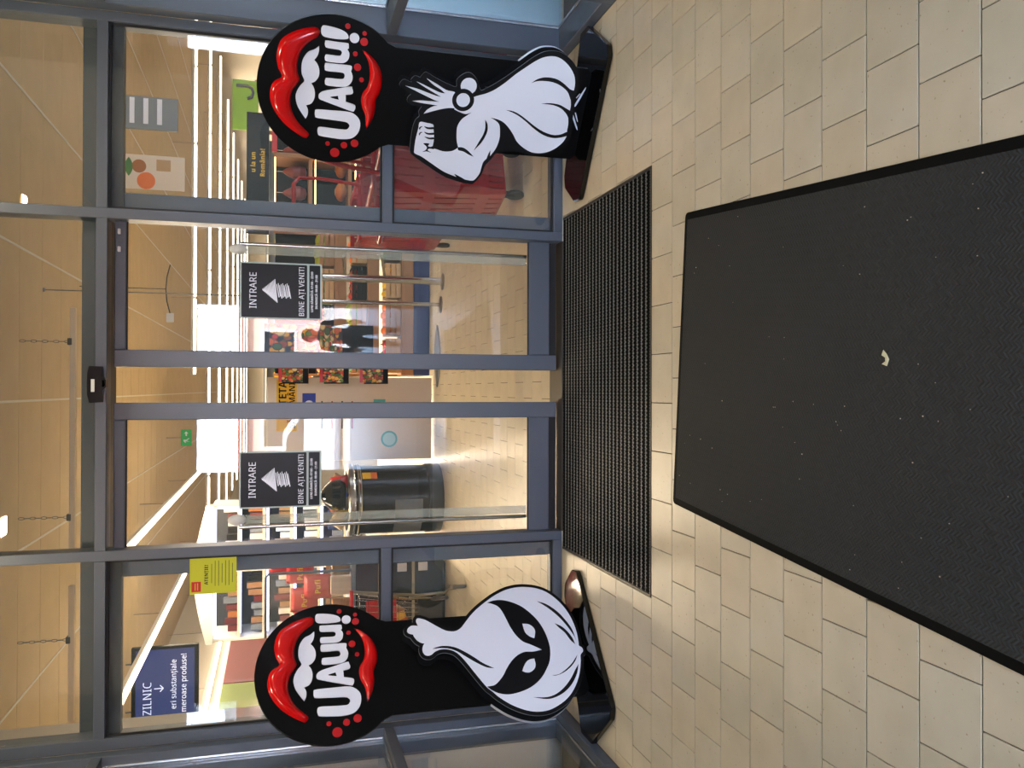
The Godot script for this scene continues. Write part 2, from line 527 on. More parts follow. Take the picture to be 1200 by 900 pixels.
func materials() -> void:
	# floor tile: warm cream stone with small dark pits
	var t := mat("tile", Color(1, 1, 1), 0.38)
	t.albedo_texture = noise_tex(3, 0.012, [[0.0, Color(0.715, 0.67, 0.57)], [0.5, Color(0.745, 0.70, 0.60)], [1.0, Color(0.77, 0.725, 0.625)]])
	t.uv1_triplanar = true
	t.uv1_world_triplanar = true
	t.uv1_scale = Vector3(0.7, 0.7, 0.7)
	t.detail_enabled = true
	t.detail_blend_mode = BaseMaterial3D.BLEND_MODE_MUL
	t.detail_uv_layer = BaseMaterial3D.DETAIL_UV_1
	var pits := noise_tex(11, 0.075, [[0.0, Color(0.70, 0.65, 0.58)], [0.10, Color(0.85, 0.81, 0.76)], [0.15, Color(1, 1, 1)], [1.0, Color(1, 1, 1)]], 1024, 2)
	t.detail_albedo = pits
	for k in 3:
		var v: StandardMaterial3D = t.duplicate()
		v.uv1_offset = Vector3(0.37 * k, 0.21 * k, 0.53 * k)
		v.albedo_color = [Color(1, 1, 1), Color(0.97, 0.97, 0.965), Color(1.0, 0.985, 0.97)][k]
		M["tile_%d" % k] = v
	mat("grout", Color(0.28, 0.25, 0.21), 0.9)
	var fr := mat("frame", Color(0.275, 0.305, 0.345), 0.48)
	fr.roughness_texture = noise_tex(5, 0.03, [[0.0, Color(0.8, 0.8, 0.8)], [1.0, Color(1, 1, 1)]], 256)
	fr.uv1_triplanar = true
	mat("frame_dark", Color(0.13, 0.14, 0.155), 0.5)
	mat("header_dark", Color(0.16, 0.18, 0.20), 0.5)
	mat("gasket", Color(0.02, 0.02, 0.022), 0.7)
	mat("bead", Color(0.72, 0.74, 0.76), 0.25, 0.8)
	glass("pane_glass", 0.02)
	glass("acrylic", 0.06)
	var fros := glass("guard_glass", 0.35)
	fros.albedo_color = Color(0.74, 0.76, 0.70, 0.38)
	mat("plaster", Color(0.80, 0.77, 0.71), 0.85)
	mat("plaster_grey", Color(0.54, 0.54, 0.53), 0.85)
	var cp := mat("ceiling_board", Color(1, 1, 1), 0.9)
	cp.albedo_texture = noise_tex(21, 0.01, [[0.0, Color(0.74, 0.665, 0.54)], [1.0, Color(0.77, 0.695, 0.57)]], 256)
	cp.uv1_triplanar = true
	cp.uv1_world_triplanar = true
	mat("black_plastic", Color(0.03, 0.03, 0.032), 0.5, 0.0, 0.3)
	mat("black_satin", Color(0.02, 0.02, 0.021), 0.36, 0.0, 0.28)
	mat("sign_black", Color(0.05, 0.055, 0.055), 0.4, 0.0, 0.3)
	mat("black_gloss", Color(0.012, 0.012, 0.013), 0.06)
	mat("ink", Color(0.04, 0.042, 0.05), 0.5, 0.0, 0.3)
	mat("white_print", Color(0.86, 0.865, 0.89), 0.45)
	mat("foam_edge", Color(0.78, 0.79, 0.80), 0.7)
	mat("red_gloss", Color(0.72, 0.03, 0.04), 0.16)
	mat("red_print", Color(0.68, 0.03, 0.05), 0.35)
	mat("rubber", Color(0.04, 0.04, 0.038), 0.8, 0.0, 0.15)
	mat("alu", Color(0.46, 0.44, 0.39), 0.5, 0.3)
	mat("alu_dull", Color(0.30, 0.28, 0.25), 0.5, 0.7)
	mat("chrome", Color(0.72, 0.71, 0.68), 0.16, 1.0)
	mat("steel", Color(0.55, 0.52, 0.46), 0.28, 1.0)
	var pile := mat("mat_pile", Color(1, 1, 1), 0.95)
	pile.albedo_texture = noise_tex(31, 0.25, [[0.0, Color(0.075, 0.075, 0.062)], [0.45, Color(0.12, 0.12, 0.10)], [1.0, Color(0.215, 0.213, 0.185)]], 512, 3)
	pile.uv1_scale = Vector3(1.4, 1.4, 1.4)
	pile.heightmap_enabled = true
	pile.heightmap_scale = 0.22
	pile.heightmap_texture = chevron()
	mat("mat_border", Color(0.035, 0.035, 0.033), 0.75, 0.0, 0.2)
	mat("paper", Color(0.80, 0.77, 0.62), 0.8)
	mat("wood", Color(0.55, 0.38, 0.22), 0.7)
	mat("wood_pale", Color(0.68, 0.53, 0.35), 0.7)
	mat("white_metal", Color(0.82, 0.82, 0.80), 0.45)
	mat("grey_metal", Color(0.42, 0.44, 0.46), 0.45)
	mat("dark_counter", Color(0.05, 0.05, 0.055), 0.22)
	mat("navy", Color(0.10, 0.16, 0.30), 0.6)
	mat("lime", Color(0.36, 0.43, 0.03), 0.5)
	mat("lime_sign", Color(0.62, 0.85, 0.08), 0.5)
	mat("red_wall", Color(0.38, 0.035, 0.03), 0.6)
	mat("red_bag", Color(0.72, 0.03, 0.03), 0.3)
	mat("red_tub", Color(0.55, 0.03, 0.05), 0.25)
	mat("yellow", Color(0.88, 0.68, 0.05), 0.6)
	mat("yellow_green", Color(0.66, 0.68, 0.05), 0.6)
	mat("cream", Color(0.82, 0.75, 0.66), 0.7)
	mat("blue", Color(0.05, 0.18, 0.55), 0.5)
	mat("teal", Color(0.30, 0.62, 0.58), 0.6)
	mat("green", Color(0.05, 0.42, 0.16), 0.5)
	mat("orange", Color(0.85, 0.40, 0.04), 0.55)
	mat("tomato", Color(0.72, 0.06, 0.03), 0.35)
	mat("pepper_green", Color(0.20, 0.42, 0.06), 0.4)
	mat("melon", Color(0.55, 0.55, 0.12), 0.5)
	mat("bread", Color(0.62, 0.36, 0.12), 0.8)
	mat("ham", Color(0.40, 0.13, 0.09), 0.5)
	mat("cardboard", Color(0.52, 0.40, 0.26), 0.85)
	mat("pavement", Color(0.62, 0.60, 0.56), 0.9)
	mat("pink_wall", Color(0.84, 0.66, 0.63), 0.9)
	mat("window_dark", Color(0.10, 0.12, 0.15), 0.1)
	mat("leaf", Color(0.16, 0.26, 0.07), 0.7)
	mat("bark", Color(0.25, 0.18, 0.12), 0.9)
	mat("car_white", Color(0.80, 0.80, 0.80), 0.15)
	glow("tube_glow", Color(1.0, 0.95, 0.87), 5.0)
	glow("cool_glow", Color(0.72, 0.76, 1.0), 4.0)
	glow("warm_glow", Color(1.0, 0.78, 0.5), 6.0)
	glow("exit_glow", Color(0.05, 0.55, 0.25), 0.5)
	glow("screen_glow", Color(0.16, 0.23, 0.47), 0.6)
	glow("screen_ink", Color(0.75, 0.85, 1.0), 0.6)
	M.screen_glow.albedo_color = Color(0.03, 0.035, 0.05)
	M.screen_glow.roughness = 0.4
	M.exit_glow.albedo_color = Color(0.03, 0.3, 0.12)

# height picture of the mat: rows of small zigzag ribs
func chevron() -> ImageTexture:
	var n := 256
	var im := Image.create(n, n, false, Image.FORMAT_RGB8)
	var r := RandomNumberGenerator.new()
	r.seed = 4
	for y in n:
		for x in n:
			var z := absf(fmod(x, 32.0) - 16.0)
			var v := 0.5 + 0.5 * sin((y + z) / 16.0 * TAU)
			v = clampf(v * 0.75 + r.randf() * 0.25, 0, 1)
			im.set_pixel(x, y, Color(v, v, v))
	return ImageTexture.create_from_image(im)

# ---- floor, ceiling, outer walls
const TILE_L := 0.20958
const GX0 := -0.896
const GX1 := 0.973
const GZ1 := 1.192

func tile_mesh(w: float, d: float) -> ArrayMesh:
	return box(Vector3(w - 0.0035, 0.012, d - 0.0035), 0.0015)

func setting() -> void:
	var fl := thing("floor", "cream stone tile floor laid in running bond through the entrance", "floor", Vector3.ZERO, 0.0, "", "structure")
	span(fl, "mortar_bed", Vector3(-8, -0.12, 1.195), Vector3(8, -0.005, 5.1), M.grout)
	span(fl, "mortar_bed", Vector3(-8, -0.12, -42), Vector3(8 + 3, -0.005, -0.001), M.grout)
	span(fl, "mortar_bed", Vector3(-8, -0.12, -0.001), Vector3(GX0 - 0.012, -0.005, 1.195), M.grout)
	span(fl, "mortar_bed", Vector3(GX1 + 0.012, -0.12, -0.001), Vector3(8, -0.005, 1.195), M.grout)
	span(fl, "grating_pit", Vector3(GX0 - 0.012, -0.12, -0.001), Vector3(GX1 + 0.012, -0.045, 1.195), M.gasket)
	var far := new_st()
	var n_near := 0
	for row in range(-46, 20):
		var z0 := 0.2 * row
		var z1 := z0 + 0.2
		var k := row - 4
		var off := TILE_L * (0.235 if posmod(k, 2) == 1 else 0.735)
		var x0 := -4.4 if z1 <= 0.001 else -1.80
		var x1 := 6.0 if z1 <= 0.001 else 1.89
		var i := int(floor((x0 - off) / TILE_L))
		while off + i * TILE_L < x1:
			var a := maxf(off + i * TILE_L, x0)
			var b := minf(off + (i + 1) * TILE_L, x1)
			i += 1
			var pieces := [[a, b]]
			if z0 >= -0.001 and z1 < 1.21:
				pieces = []
				if a < GX0 - 0.012:
					pieces.append([a, minf(b, GX0 - 0.012)])
				if b > GX1 + 0.012:
					pieces.append([maxf(a, GX1 + 0.012), b])
			for p in pieces:
				if p[1] - p[0] < 0.005:
					continue
				var c := Vector3((p[0] + p[1]) / 2, -0.006, (z0 + z1) / 2)
				if z0 >= -0.001 and z1 < 3.21 and not under_mat(c):
					part(fl, "tile", tile_mesh(snappedf(p[1] - p[0], 0.001), 0.2), M["tile_%d" % (abs(hash("%d_%d" % [row, i])) % 3)], c)
					n_near += 1
				else:
					cbox(far, c, Vector3(p[1] - p[0] - 0.0035, 0.012, 0.1965))
	var rest := part(fl, "tile_field", done(far), M.tile_0)
	rest.set_meta("kind", "stuff")
	print("tiles built one by one: ", n_near)

	var cl := thing("ceiling", "beige board ceiling over the entrance and the shop", "ceiling", Vector3.ZERO, 0.0, "", "structure")
	span(cl, "soffit", Vector3(-8, CEIL + 0.02, -42), Vector3(11, CEIL + 0.3, 8.6), M.grout)  # runs on past the outer wall to hold back high sky
	span(cl, "sky_block_canopy", Vector3(-8, 3.0, 5.1), Vector3(11, 3.2, 10.0), M.plaster_grey)  # unseen slab added outside, kept low and long to block high sky light
	# long boards that run across the shop, with a shadow gap between them
	for i in 44:
		var z := 5.09 - i * 0.62
		span(cl, "ceiling_board", Vector3(-8, CEIL, z - 0.612), Vector3(11, CEIL + 0.02, z), M.ceiling_board)
	span(cl, "ceiling_board", Vector3(-8, CEIL, -42), Vector3(11, CEIL + 0.02, 5.09 - 44 * 0.62), M.ceiling_board)

	for x in [-2.3, -1.2, -0.1, 1.03, 2.2, 3.3, 4.4, 5.5, 6.6]:
		span(cl, "ceiling_strip", Vector3(x, CEIL - 0.006, -30), Vector3(x + 0.016, CEIL, -0.4), M.white_metal)

	var wl := thing("wall_left", "side wall of the shop with red and lime bands", "wall", Vector3.ZERO, 0.0, "", "structure")
	span(wl, "plaster", Vector3(-4.7, 0, -42), Vector3(-4.5, CEIL, -0.12), M.plaster)
	span(wl, "red_band", Vector3(-4.5, 1.25, -26), Vector3(-4.47, 2.35, -9.0), M.red_wall)
	span(wl, "lime_band", Vector3(-4.5, 1.25, -8.95), Vector3(-4.47, 2.35, -3.0), M.lime)
	var wr := thing("wall_right", "plain far side wall of the shop", "wall", Vector3.ZERO, 0.0, "", "structure")
	span(wr, "plaster", Vector3(9.2, 0, -42), Vector3(9.4, CEIL, 0.0), M.plaster)
	var wb := thing("wall_back", "distant back wall of the shop", "wall", Vector3.ZERO, 0.0, "", "structure")
	span(wb, "plaster", Vector3(-4.7, 0, -42.2), Vector3(9.4, CEIL, -42), M.plaster)

	# outer wall behind the photographer: open doorway in the middle, a window on either side
	var wo := thing("wall_outer", "outer wall of the entrance with an open doorway to the street", "wall", Vector3.ZERO, 0.0, "", "structure")
	var zo := 4.9
	for b in [[-8.0, -3.75, 0.0, CEIL], [-3.75, -3.25, 0.0, 2.1], [-3.75, -3.25, 2.5, CEIL], [-3.25, -0.92, 0.0, CEIL], [-0.92, 0.93, 2.42, CEIL], [0.93, 3.42, 0.0, CEIL], [3.42, 3.95, 0.0, 1.0], [3.42, 3.95, 2.72, CEIL], [3.95, 8.0, 0.0, CEIL]]:
		span(wo, "masonry", Vector3(b[0], b[2], zo), Vector3(b[1], b[3], zo + 0.2), M.plaster_grey)
	span(wo, "door_jamb", Vector3(-0.98, 0, zo - 0.03), Vector3(-0.92, 2.48, zo + 0.2), M.frame, 0.004)
	span(wo, "door_jamb", Vector3(0.93, 0, zo - 0.03), Vector3(0.99, 2.48, zo + 0.2), M.frame, 0.004)
	span(wo, "door_head", Vector3(-0.92, 2.42, zo - 0.03), Vector3(0.93, 2.48, zo + 0.2), M.frame, 0.004)
	var ww := thing("wall_lobby", "end walls of the lobby spaces beside the glazed entrance, one with an added window", "wall", Vector3.ZERO, 0.0, "", "structure")
	span(ww, "plaster", Vector3(-4.7, 0, -0.12), Vector3(-4.5, CEIL, zo), M.plaster)
	for b in [[0.0, 0.7, -0.12, zo], [2.5, CEIL, -0.12, zo], [0.7, 2.5, -0.12, 0.5], [0.7, 2.5, 3.6, zo]]:
		span(ww, "plaster", Vector3(4.6, b[0], b[2]), Vector3(4.8, b[1], b[3]), M.plaster_grey)
	span(ww, "pane", Vector3(4.69, 0.7, 0.5), Vector3(4.70, 2.5, 3.6), M.pane_glass)  # unseen window added to bring daylight onto the blue return panel
	# walls that close the entrance box beyond its narrow side panes
	var ws := thing("wall_sides", "grey plaster side walls of the entrance box", "wall", Vector3.ZERO, 0.0, "", "structure")
	span(ws, "plaster", Vector3(1.89, 0, 0.80), Vector3(2.05, CEIL, zo), M.plaster_grey)
	span(ws, "plaster", Vector3(-1.96, 0, 0.86), Vector3(-1.80, CEIL, zo), M.plaster_grey)

func under_mat(c: Vector3) -> bool:
	var q := (c - MAT_AT).rotated(Vector3.UP, -MAT_TURN)
	return absf(q.x) < 0.59 - 0.16 and absf(q.z) < 0.92 - 0.16

# ---- the glazed front between entrance and shop
func facade() -> void:
	var f := thing("wall_front", "glazed shop front with slim grey metal mullions and transom", "glazing", Vector3.ZERO, 0.0, "", "structure")
	var dz := -0.12
	for m in [[0.852, 0.903], [-0.858, -0.807], [1.839, 1.89], [-1.80, -1.738]]:
		span(f, "mullion", Vector3(m[0], 0, dz), Vector3(m[1], CEIL, 0), M.frame, 0.0025)
	var bays := [[-1.738, -0.858], [-0.807, 0.852], [0.903, 1.839]]
	for i in 3:
		var b: Array = bays[i]
		span(f, "transom", Vector3(b[0], 2.395, dz), Vector3(b[1], 2.447, 0.0), M.frame, 0.0025)
		# upper light with the dark operator housing behind its foot
		span(f, "pane", Vector3(b[0], 2.447, -0.036), Vector3(b[1], CEIL, -0.030), M.pane_glass)
		if i != 1:
			span(f, "bottom_rail", Vector3(b[0], 0.0, dz), Vector3(b[1], 0.052, 0.0), M.frame, 0.0025)
			span(f, "middle_rail", Vector3(b[0], 0.976, dz), Vector3(b[1], 1.029, 0.0), M.frame, 0.0025)
			span(f, "pane", Vector3(b[0], 0.052, -0.036), Vector3(b[1], 0.976, -0.030), M.pane_glass)
			span(f, "pane", Vector3(b[0], 1.029, -0.036), Vector3(b[1], 2.395, -0.030), M.pane_glass)
			for y in [[0.052, 0.976], [1.029, 2.395]]:
				for e in [[b[0], 1.0], [b[1], -1.0]]:
					span(f, "gasket", Vector3(e[0], y[0], -0.026), Vector3(e[0] + e[1] * 0.012, y[1], -0.018), M.gasket)
				for e in [[y[0], 1.0], [y[1], -1.0]]:
					span(f, "gasket", Vector3(b[0] + 0.012, e[0], -0.026), Vector3(b[1] - 0.012, e[0] + e[1] * 0.012, -0.018), M.gasket)
			# inner glazing stop, seen through the pane
			span(f, "glazing_stop", Vector3(b[0], 2.33, -0.11), Vector3(b[1], 2.395, -0.05), M.frame_dark)
	span(f, "operator_housing", Vector3(-1.80, 2.40, -0.30), Vector3(1.89, 2.535, -0.125), M.header_dark, 0.006, "dark door operator housing")
	span(f, "threshold_track", Vector3(-0.807, -0.002, -0.22), Vector3(0.852, 0.004, 0.008), M.alu_dull, 0.001)
	# side returns of the same wall, closing the lobby from the shop
	span(f, "return_panel", Vector3(2.06, 0, -0.12), Vector3(4.7, CEIL, -0.02), mat("return_blue", Color(0.68, 0.79, 0.82), 0.35))
	span(f, "return_panel", Vector3(-4.6, 0, -0.12), Vector3(-1.97, CEIL, -0.02), M.plaster)

	var s := thing("motion_sensor", "black motion sensor on the transom above the sliding doors", "sensor", Vector3(0.022, 2.435, 0.0))
	var prof := PackedVector2Array([Vector2(-0.092, 0.03), Vector2(-0.088, -0.027), Vector2(-0.03, -0.03), Vector2(-0.012, -0.046), Vector2(0.022, -0.046), Vector2(0.036, -0.03), Vector2(0.088, -0.025), Vector2(0.09, 0.032), Vector2(0.05, 0.04), Vector2(-0.05, 0.04)])
	part(s, "housing", extrude(prof, 0.001, 0.045), M.black_satin)
	part(s, "name_plate", box(Vector3(0.062, 0.016, 0.002), 0.0005), M.white_metal, Vector3(-0.006, 0.014, 0.0462), Vector3.ZERO, "small pale plate")
	part(s, "lens", box(Vector3(0.035, 0.014, 0.006), 0.002), M.black_gloss, Vector3(0.004, -0.034, 0.044))

func door_leaves() -> void:
	var z0 := -0.115
	var z1 := -0.075
	var spec := [["door_1", 0.112, 1.0, 0.112, 0.75], ["door_2", -0.955, -0.071, -0.071, -0.70]]
	for i in 2:
		var e: Array = spec[i]
		var d := thing(e[0], ["sliding glass door leaf beside the flexed arm standee", "sliding glass door leaf beside the masked drumstick standee"][i], "door", Vector3.ZERO, 0.0, "", "structure")
		var x0: float = e[1]
		var x1: float = e[2]
		var w := 0.088
		span(d, "stile", Vector3(x0, 0.012, z0), Vector3(x0 + w, 2.375, z1), M.frame, 0.004)
		span(d, "stile", Vector3(x1 - w, 0.012, z0), Vector3(x1, 2.375, z1), M.frame, 0.004)
		span(d, "top_rail", Vector3(x0 + w, 2.318, z0), Vector3(x1 - w, 2.375, z1), M.frame, 0.004)
		span(d, "bottom_rail", Vector3(x0 + w, 0.055, z0), Vector3(x1 - w, 0.178, z1), M.frame, 0.004)
		span(d, "brush_seal", Vector3(x0 + w, 0.012, z0 + 0.008), Vector3(x1 - w, 0.055, z1 - 0.008), M.gasket)
		span(d, "pane", Vector3(x0 + w, 0.178, -0.098), Vector3(x1 - w, 2.318, -0.092), M.pane_glass)
		for y in [[0.178, 0.184], [2.312, 2.318]]:
			span(d, "gasket", Vector3(x0 + w, y[0], -0.09), Vector3(x1 - w, y[1], -0.078), M.gasket)
		# tall guard: a strip of pale glass with a steel tube in front of it
		var px: float = e[4]
		var pull := part(d, "guard_strip", box(Vector3(0.046, 1.60, 0.008), 0.002), M.guard_glass, Vector3(px, 0.97, -0.16), Vector3.ZERO, "pale green glass guard strip")
		part(pull, "steel_tube", tube([Vector3(0, -0.80, 0), Vector3(0, 0.80, 0)], 0.011, 10), M.chrome, Vector3(-0.04 if px < 0 else 0.03, 0, 0.0))
		part(pull, "end_cap", ball(0.03, Vector3(1, 1.6, 1)), M.white_metal, Vector3(0, 0.81, 0))
	var d1 := get_node("door_1")
	for y in [0.69, 0.60]:
		part(d1, "guide_block", box(Vector3(0.028, 0.014, 0.01), 0.002), M.white_metal, Vector3(y + 0.11, 2.352, -0.07))

func side_walls() -> void:
	var f := thing("window_1", "narrow glazed side bay by the flexed arm standee", "glazing", Vector3.ZERO, 0.0, "", "structure")
	var a := 1.89
	var b := 2.05
	span(f, "mullion", Vector3(a, 0, 0.0), Vector3(b, CEIL, 0.09), M.frame, 0.0025)
	span(f, "mullion", Vector3(a, 0, 0.74), Vector3(b, CEIL, 0.80), M.frame, 0.0025)
	for y in [[0.0, 0.055], [0.968, 1.02], [2.395, 2.447]]:
		span(f, "rail", Vector3(a, y[0], 0.09), Vector3(b, y[1], 0.74), M.frame, 0.0025)
	for y in [[0.055, 0.968], [1.02, 2.395], [2.447, CEIL]]:
		span(f, "pane", Vector3(b - 0.012, y[0], 0.09), Vector3(b - 0.004, y[1], 0.74), M.pane_glass)
		span(f, "glazing_bead", Vector3(b - 0.024, y[0], 0.09), Vector3(b - 0.013, y[1], 0.104), M.bead, 0.002)
		span(f, "glazing_bead", Vector3(b - 0.024, y[0], 0.104), Vector3(b - 0.013, y[0] + 0.013, 0.74), M.bead, 0.002)
	var g := thing("window_2", "narrow glazed side bay by the masked drumstick standee", "glazing", Vector3.ZERO, 0.0, "", "structure")
	a = -1.80
	b = -1.96
	span(g, "mullion", Vector3(b, 0, 0.0), Vector3(a, CEIL, 0.07), M.frame, 0.0025)
	span(g, "mullion", Vector3(b, 0, 0.80), Vector3(a, CEIL, 0.86), M.frame, 0.0025)
	for y in [[0.0, 0.055], [0.968, 1.02], [2.395, 2.447]]:
		span(g, "rail", Vector3(b, y[0], 0.07), Vector3(a, y[1], 0.80), M.frame, 0.0025)
	for y in [[0.055, 0.968], [1.02, 2.395], [2.447, CEIL]]:
		span(g, "pane", Vector3(-1.862, y[0], 0.07), Vector3(-1.855, y[1], 0.80), M.pane_glass)
		span(g, "glazing_bead", Vector3(-1.854, y[0], 0.07), Vector3(-1.842, y[1], 0.082), M.bead, 0.002)
		span(g, "glazing_bead", Vector3(-1.854, y[0], 0.082), Vector3(-1.842, y[0] + 0.013, 0.80), M.bead, 0.002)

# ---- recessed entrance grating
func grating() -> void:
	var g := thing("entrance_grating", "recessed black rubber and aluminium strip grating before the sliding doors", "grating", Vector3(0, 0, 0))
	var w := GX1 - GX0
	var cx := (GX0 + GX1) / 2
	span(g, "edge_angle", Vector3(GX0 - 0.01, -0.045, 0.010), Vector3(GX0, 0.001, GZ1), M.alu_dull)
	span(g, "edge_angle", Vector3(GX1, -0.045, 0.010), Vector3(GX1 + 0.01, 0.001, GZ1), M.alu_dull)
	span(g, "edge_angle", Vector3(GX0, -0.045, GZ1 - 0.006), Vector3(GX1, 0.001, GZ1), M.alu_dull)
	var n := 25
	var pitch := (GZ1 - 0.018) / n
	var st := new_st()
	cbox(st, Vector3(0, -0.0235, 0), Vector3(w - 0.004, 0.036, pitch - 0.0075), 0.002)
	for i in 100:
		cbox(st, Vector3(-w / 2 + (i + 0.5) * w / 100, -0.0045, 0), Vector3(0.011, 0.004, pitch - 0.010))
	var strip := done(st)
	var rs := new_st()
	cbox(rs, Vector3(0, -0.022, 0), Vector3(w - 0.002, 0.040, 0.0046), 0.0008)
	for i in 150:
		cbox(rs, Vector3(-w / 2 + (i + 0.5) * w / 150, -0.0015, 0), Vector3(0.0075, 0.0025, 0.0046))
	var rail := done(rs)
	for i in n:
		var z := 0.012 + pitch * (i + 0.5)
		part(g, "rubber_strip", strip, M.rubber, Vector3(cx, 0, z - 0.003))
		part(g, "aluminium_rail", rail, M.alu, Vector3(cx, 0, z + pitch * 0.5 - 0.003))

# ---- loose charcoal mat
const MAT_AT := Vector3(0.037, 0.0, 2.386)
const MAT_TURN := -0.0925

func floor_mat() -> void:
	var m := thing("door_mat", "large charcoal ribbed door mat with a black rubber border", "mat", MAT_AT, MAT_TURN)
	var w := 1.182
	var d := 1.84
	var st := new_st()
	var o := rounded(w, d, 0.02, Vector2.ZERO, 3)
	var rings := [[0.0, 0.0], [0.002, 0.004], [0.030, 0.0065], [0.034, 0.0065]]
	var loops := []
	for r in rings:
		var l := rounded(w - r[0] * 2, d - r[0] * 2, maxf(0.02 - r[0], 0.003), Vector2.ZERO, 3)
		var vs := []
		for p in l:
			vs.append(Vector3(p.x, r[1], -p.y))
		loops.append(vs)
	for i in loops.size() - 1:
		for k in o.size():
			var k1 := (k + 1) % o.size()
			quad(st, loops[i][k], loops[i][k1], loops[i + 1][k1], loops[i + 1][k])
	part(m, "rubber_border", done(st), M.mat_border)
	var top := SurfaceTool.new()
	top.begin(Mesh.PRIMITIVE_TRIANGLES)
	var hw := w / 2 - 0.031
	var hd := d / 2 - 0.031
	var c := [Vector3(-hw, 0.0085, hd), Vector3(hw, 0.0085, hd), Vector3(hw, 0.0085, -hd), Vector3(-hw, 0.0085, -hd)]
	for k in [0, 2, 1, 0, 3, 2]:
		top.set_normal(Vector3.UP)
		top.set_uv(Vector2(c[k].x, c[k].z) * 3.2)
		top.add_vertex(c[k])
	var below := [Vector3(-hw, 0.002, hd), Vector3(hw, 0.002, hd), Vector3(hw, 0.002, -hd), Vector3(-hw, 0.002, -hd)]
	for k in 4:
		var k1 := (k + 1) % 4
		for v in [below[k], c[k1], below[k1], below[k], c[k], c[k1]]:
			top.set_normal((c[k] + c[k1]).normalized())
			top.set_uv(Vector2(v.x, v.z) * 3.2)
			top.add_vertex(v)
	top.generate_tangents()
	part(m, "ribbed_pile", top.commit(), M.mat_pile)
	# lint trodden into the pile
	var lint := new_st()
	for i in 70:
		var p := Vector3(rng.randf_range(-hw, hw), 0.0098, rng.randf_range(-hd, hd))
		cbox(lint, p, Vector3(rng.randf_range(0.001, 0.003), 0.001, rng.randf_range(0.001, 0.0035)))
	var li := part(m, "lint", done(lint), M.cream)
	li.set_meta("kind", "stuff")
	# torn paper scrap, slightly curled
	var scrap := new_st()
	var q := [[0.109, 2.686], [0.097, 2.697], [0.083, 2.705], [0.065, 2.700], [0.071, 2.679], [0.078, 2.691], [0.088, 2.688], [0.095, 2.676]]
	var cc := Vector3(0.088, 0, 2.69)
	var poly := PackedVector2Array()
	for e in q:
		poly.append(Vector2(e[0] - cc.x, -(e[1] - cc.z)))
	poly = ccw(poly)
	var tri := Geometry2D.triangulate_polygon(poly)
	var lift := func(v: Vector2) -> float: return 0.0005 + 0.004 * absf(v.x) / 0.022
	for i in range(0, tri.size(), 3):
		var a := poly[tri[i]]
		var b := poly[tri[i + 1]]
		var e := poly[tri[i + 2]]
		if (b - a).cross(e - a) < 0:
			var t := b
			b = e
			e = t
		for s in [[0.0008, [a, e, b]], [0.0, [a, b, e]]]:
			for v in s[1]:
				scrap.add_vertex(Vector3(v.x, s[0] + lift.call(v), -v.y))
	for i in poly.size():
		var a := poly[i]
		var b := poly[(i + 1) % poly.size()]
		var l0: float = lift.call(a)
		var l1: float = lift.call(b)
		quad(scrap, Vector3(a.x, l0, -a.y), Vector3(b.x, l1, -b.y), Vector3(b.x, l1 + 0.0008, -b.y), Vector3(a.x, l0 + 0.0008, -a.y))
	solo("paper_scrap", done(scrap), M.paper, cc + Vector3(0, 0.009, 0), "small torn cream paper scrap lying on the charcoal mat", "paper")

# ---- the two advertising standees
func standee(called: String, label: String, at: Vector3, turn: float, plate: PackedVector2Array) -> Node3D:
	var s := thing(called, label, "standee", at, turn)
	# floor plate
	var base := part(s, "base_plate", flat_plate(plate, 0.004, 0.030), M.black_gloss, Vector3.ZERO, Vector3.ZERO, "glossy black base plate")
	for x in [-0.24, 0.24]:
		part(base, "rubber_foot", lathe([[0.018, 0.0], [0.018, 0.004]], 10), M.rubber, Vector3(x, 0, 0.12))
	# board: round head on a broad neck
	var head := Vector2(0.045, 1.321)
	var neck := PackedVector2Array([Vector2(-0.195, 0.03), Vector2(0.283, 0.03), Vector2(0.283, 1.2), Vector2(-0.195, 1.2)])
	var board := largest(Geometry2D.merge_polygons(disc(head, 0.355, 72), neck))
	board = largest(Geometry2D.offset_polygon(largest(Geometry2D.offset_polygon(board, 0.06, Geometry2D.JOIN_ROUND)), -0.06, Geometry2D.JOIN_ROUND))
	part(s, "board", extrude(board, 0.018, 0.040), M.black_satin)
	# raised red lips
	var up := shifted(curve(SHAPES.lip_upper), head)
	part(s, "upper_lip", dome(up, 0.040, 0.040, 0.030), M.red_gloss, Vector3.ZERO, Vector3.ZERO, "glossy raised red upper lip")
	part(s, "lower_lip", dome(shifted(curve(SHAPES.lip_lower), head), 0.040, 0.034, 0.026), M.red_gloss, Vector3.ZERO, Vector3.ZERO, "glossy raised red lower lip")
	part(s, "moustache", extrude(shifted(curve(SHAPES.moustache), head), 0.040, 0.046), M.white_print)
	for k in ["u_big", "a_outer", "u_first", "u_second", "bang"]:
		var l := part(s, "letter", extrude(shifted(curve(SHAPES[k]), head), 0.040, 0.046), M.white_print)
		if k == "a_outer":
			part(l, "letter_hole", extrude(shifted(curve(SHAPES.a_hole), head), 0.0455, 0.0466), M.black_satin)
		if k == "bang":
			part(l, "letter_dot", extrude(disc(head + Vector2(0.262, -0.089), 0.0224), 0.040, 0.046), M.white_print)
	for i in range(0, RED_DOTS.size(), 3):
		part(s, "red_dot", extrude(disc(head + Vector2(RED_DOTS[i], RED_DOTS[i + 1]) * 0.001, RED_DOTS[i + 2] * 0.001), 0.040, 0.0435), M.red_print)
	return s

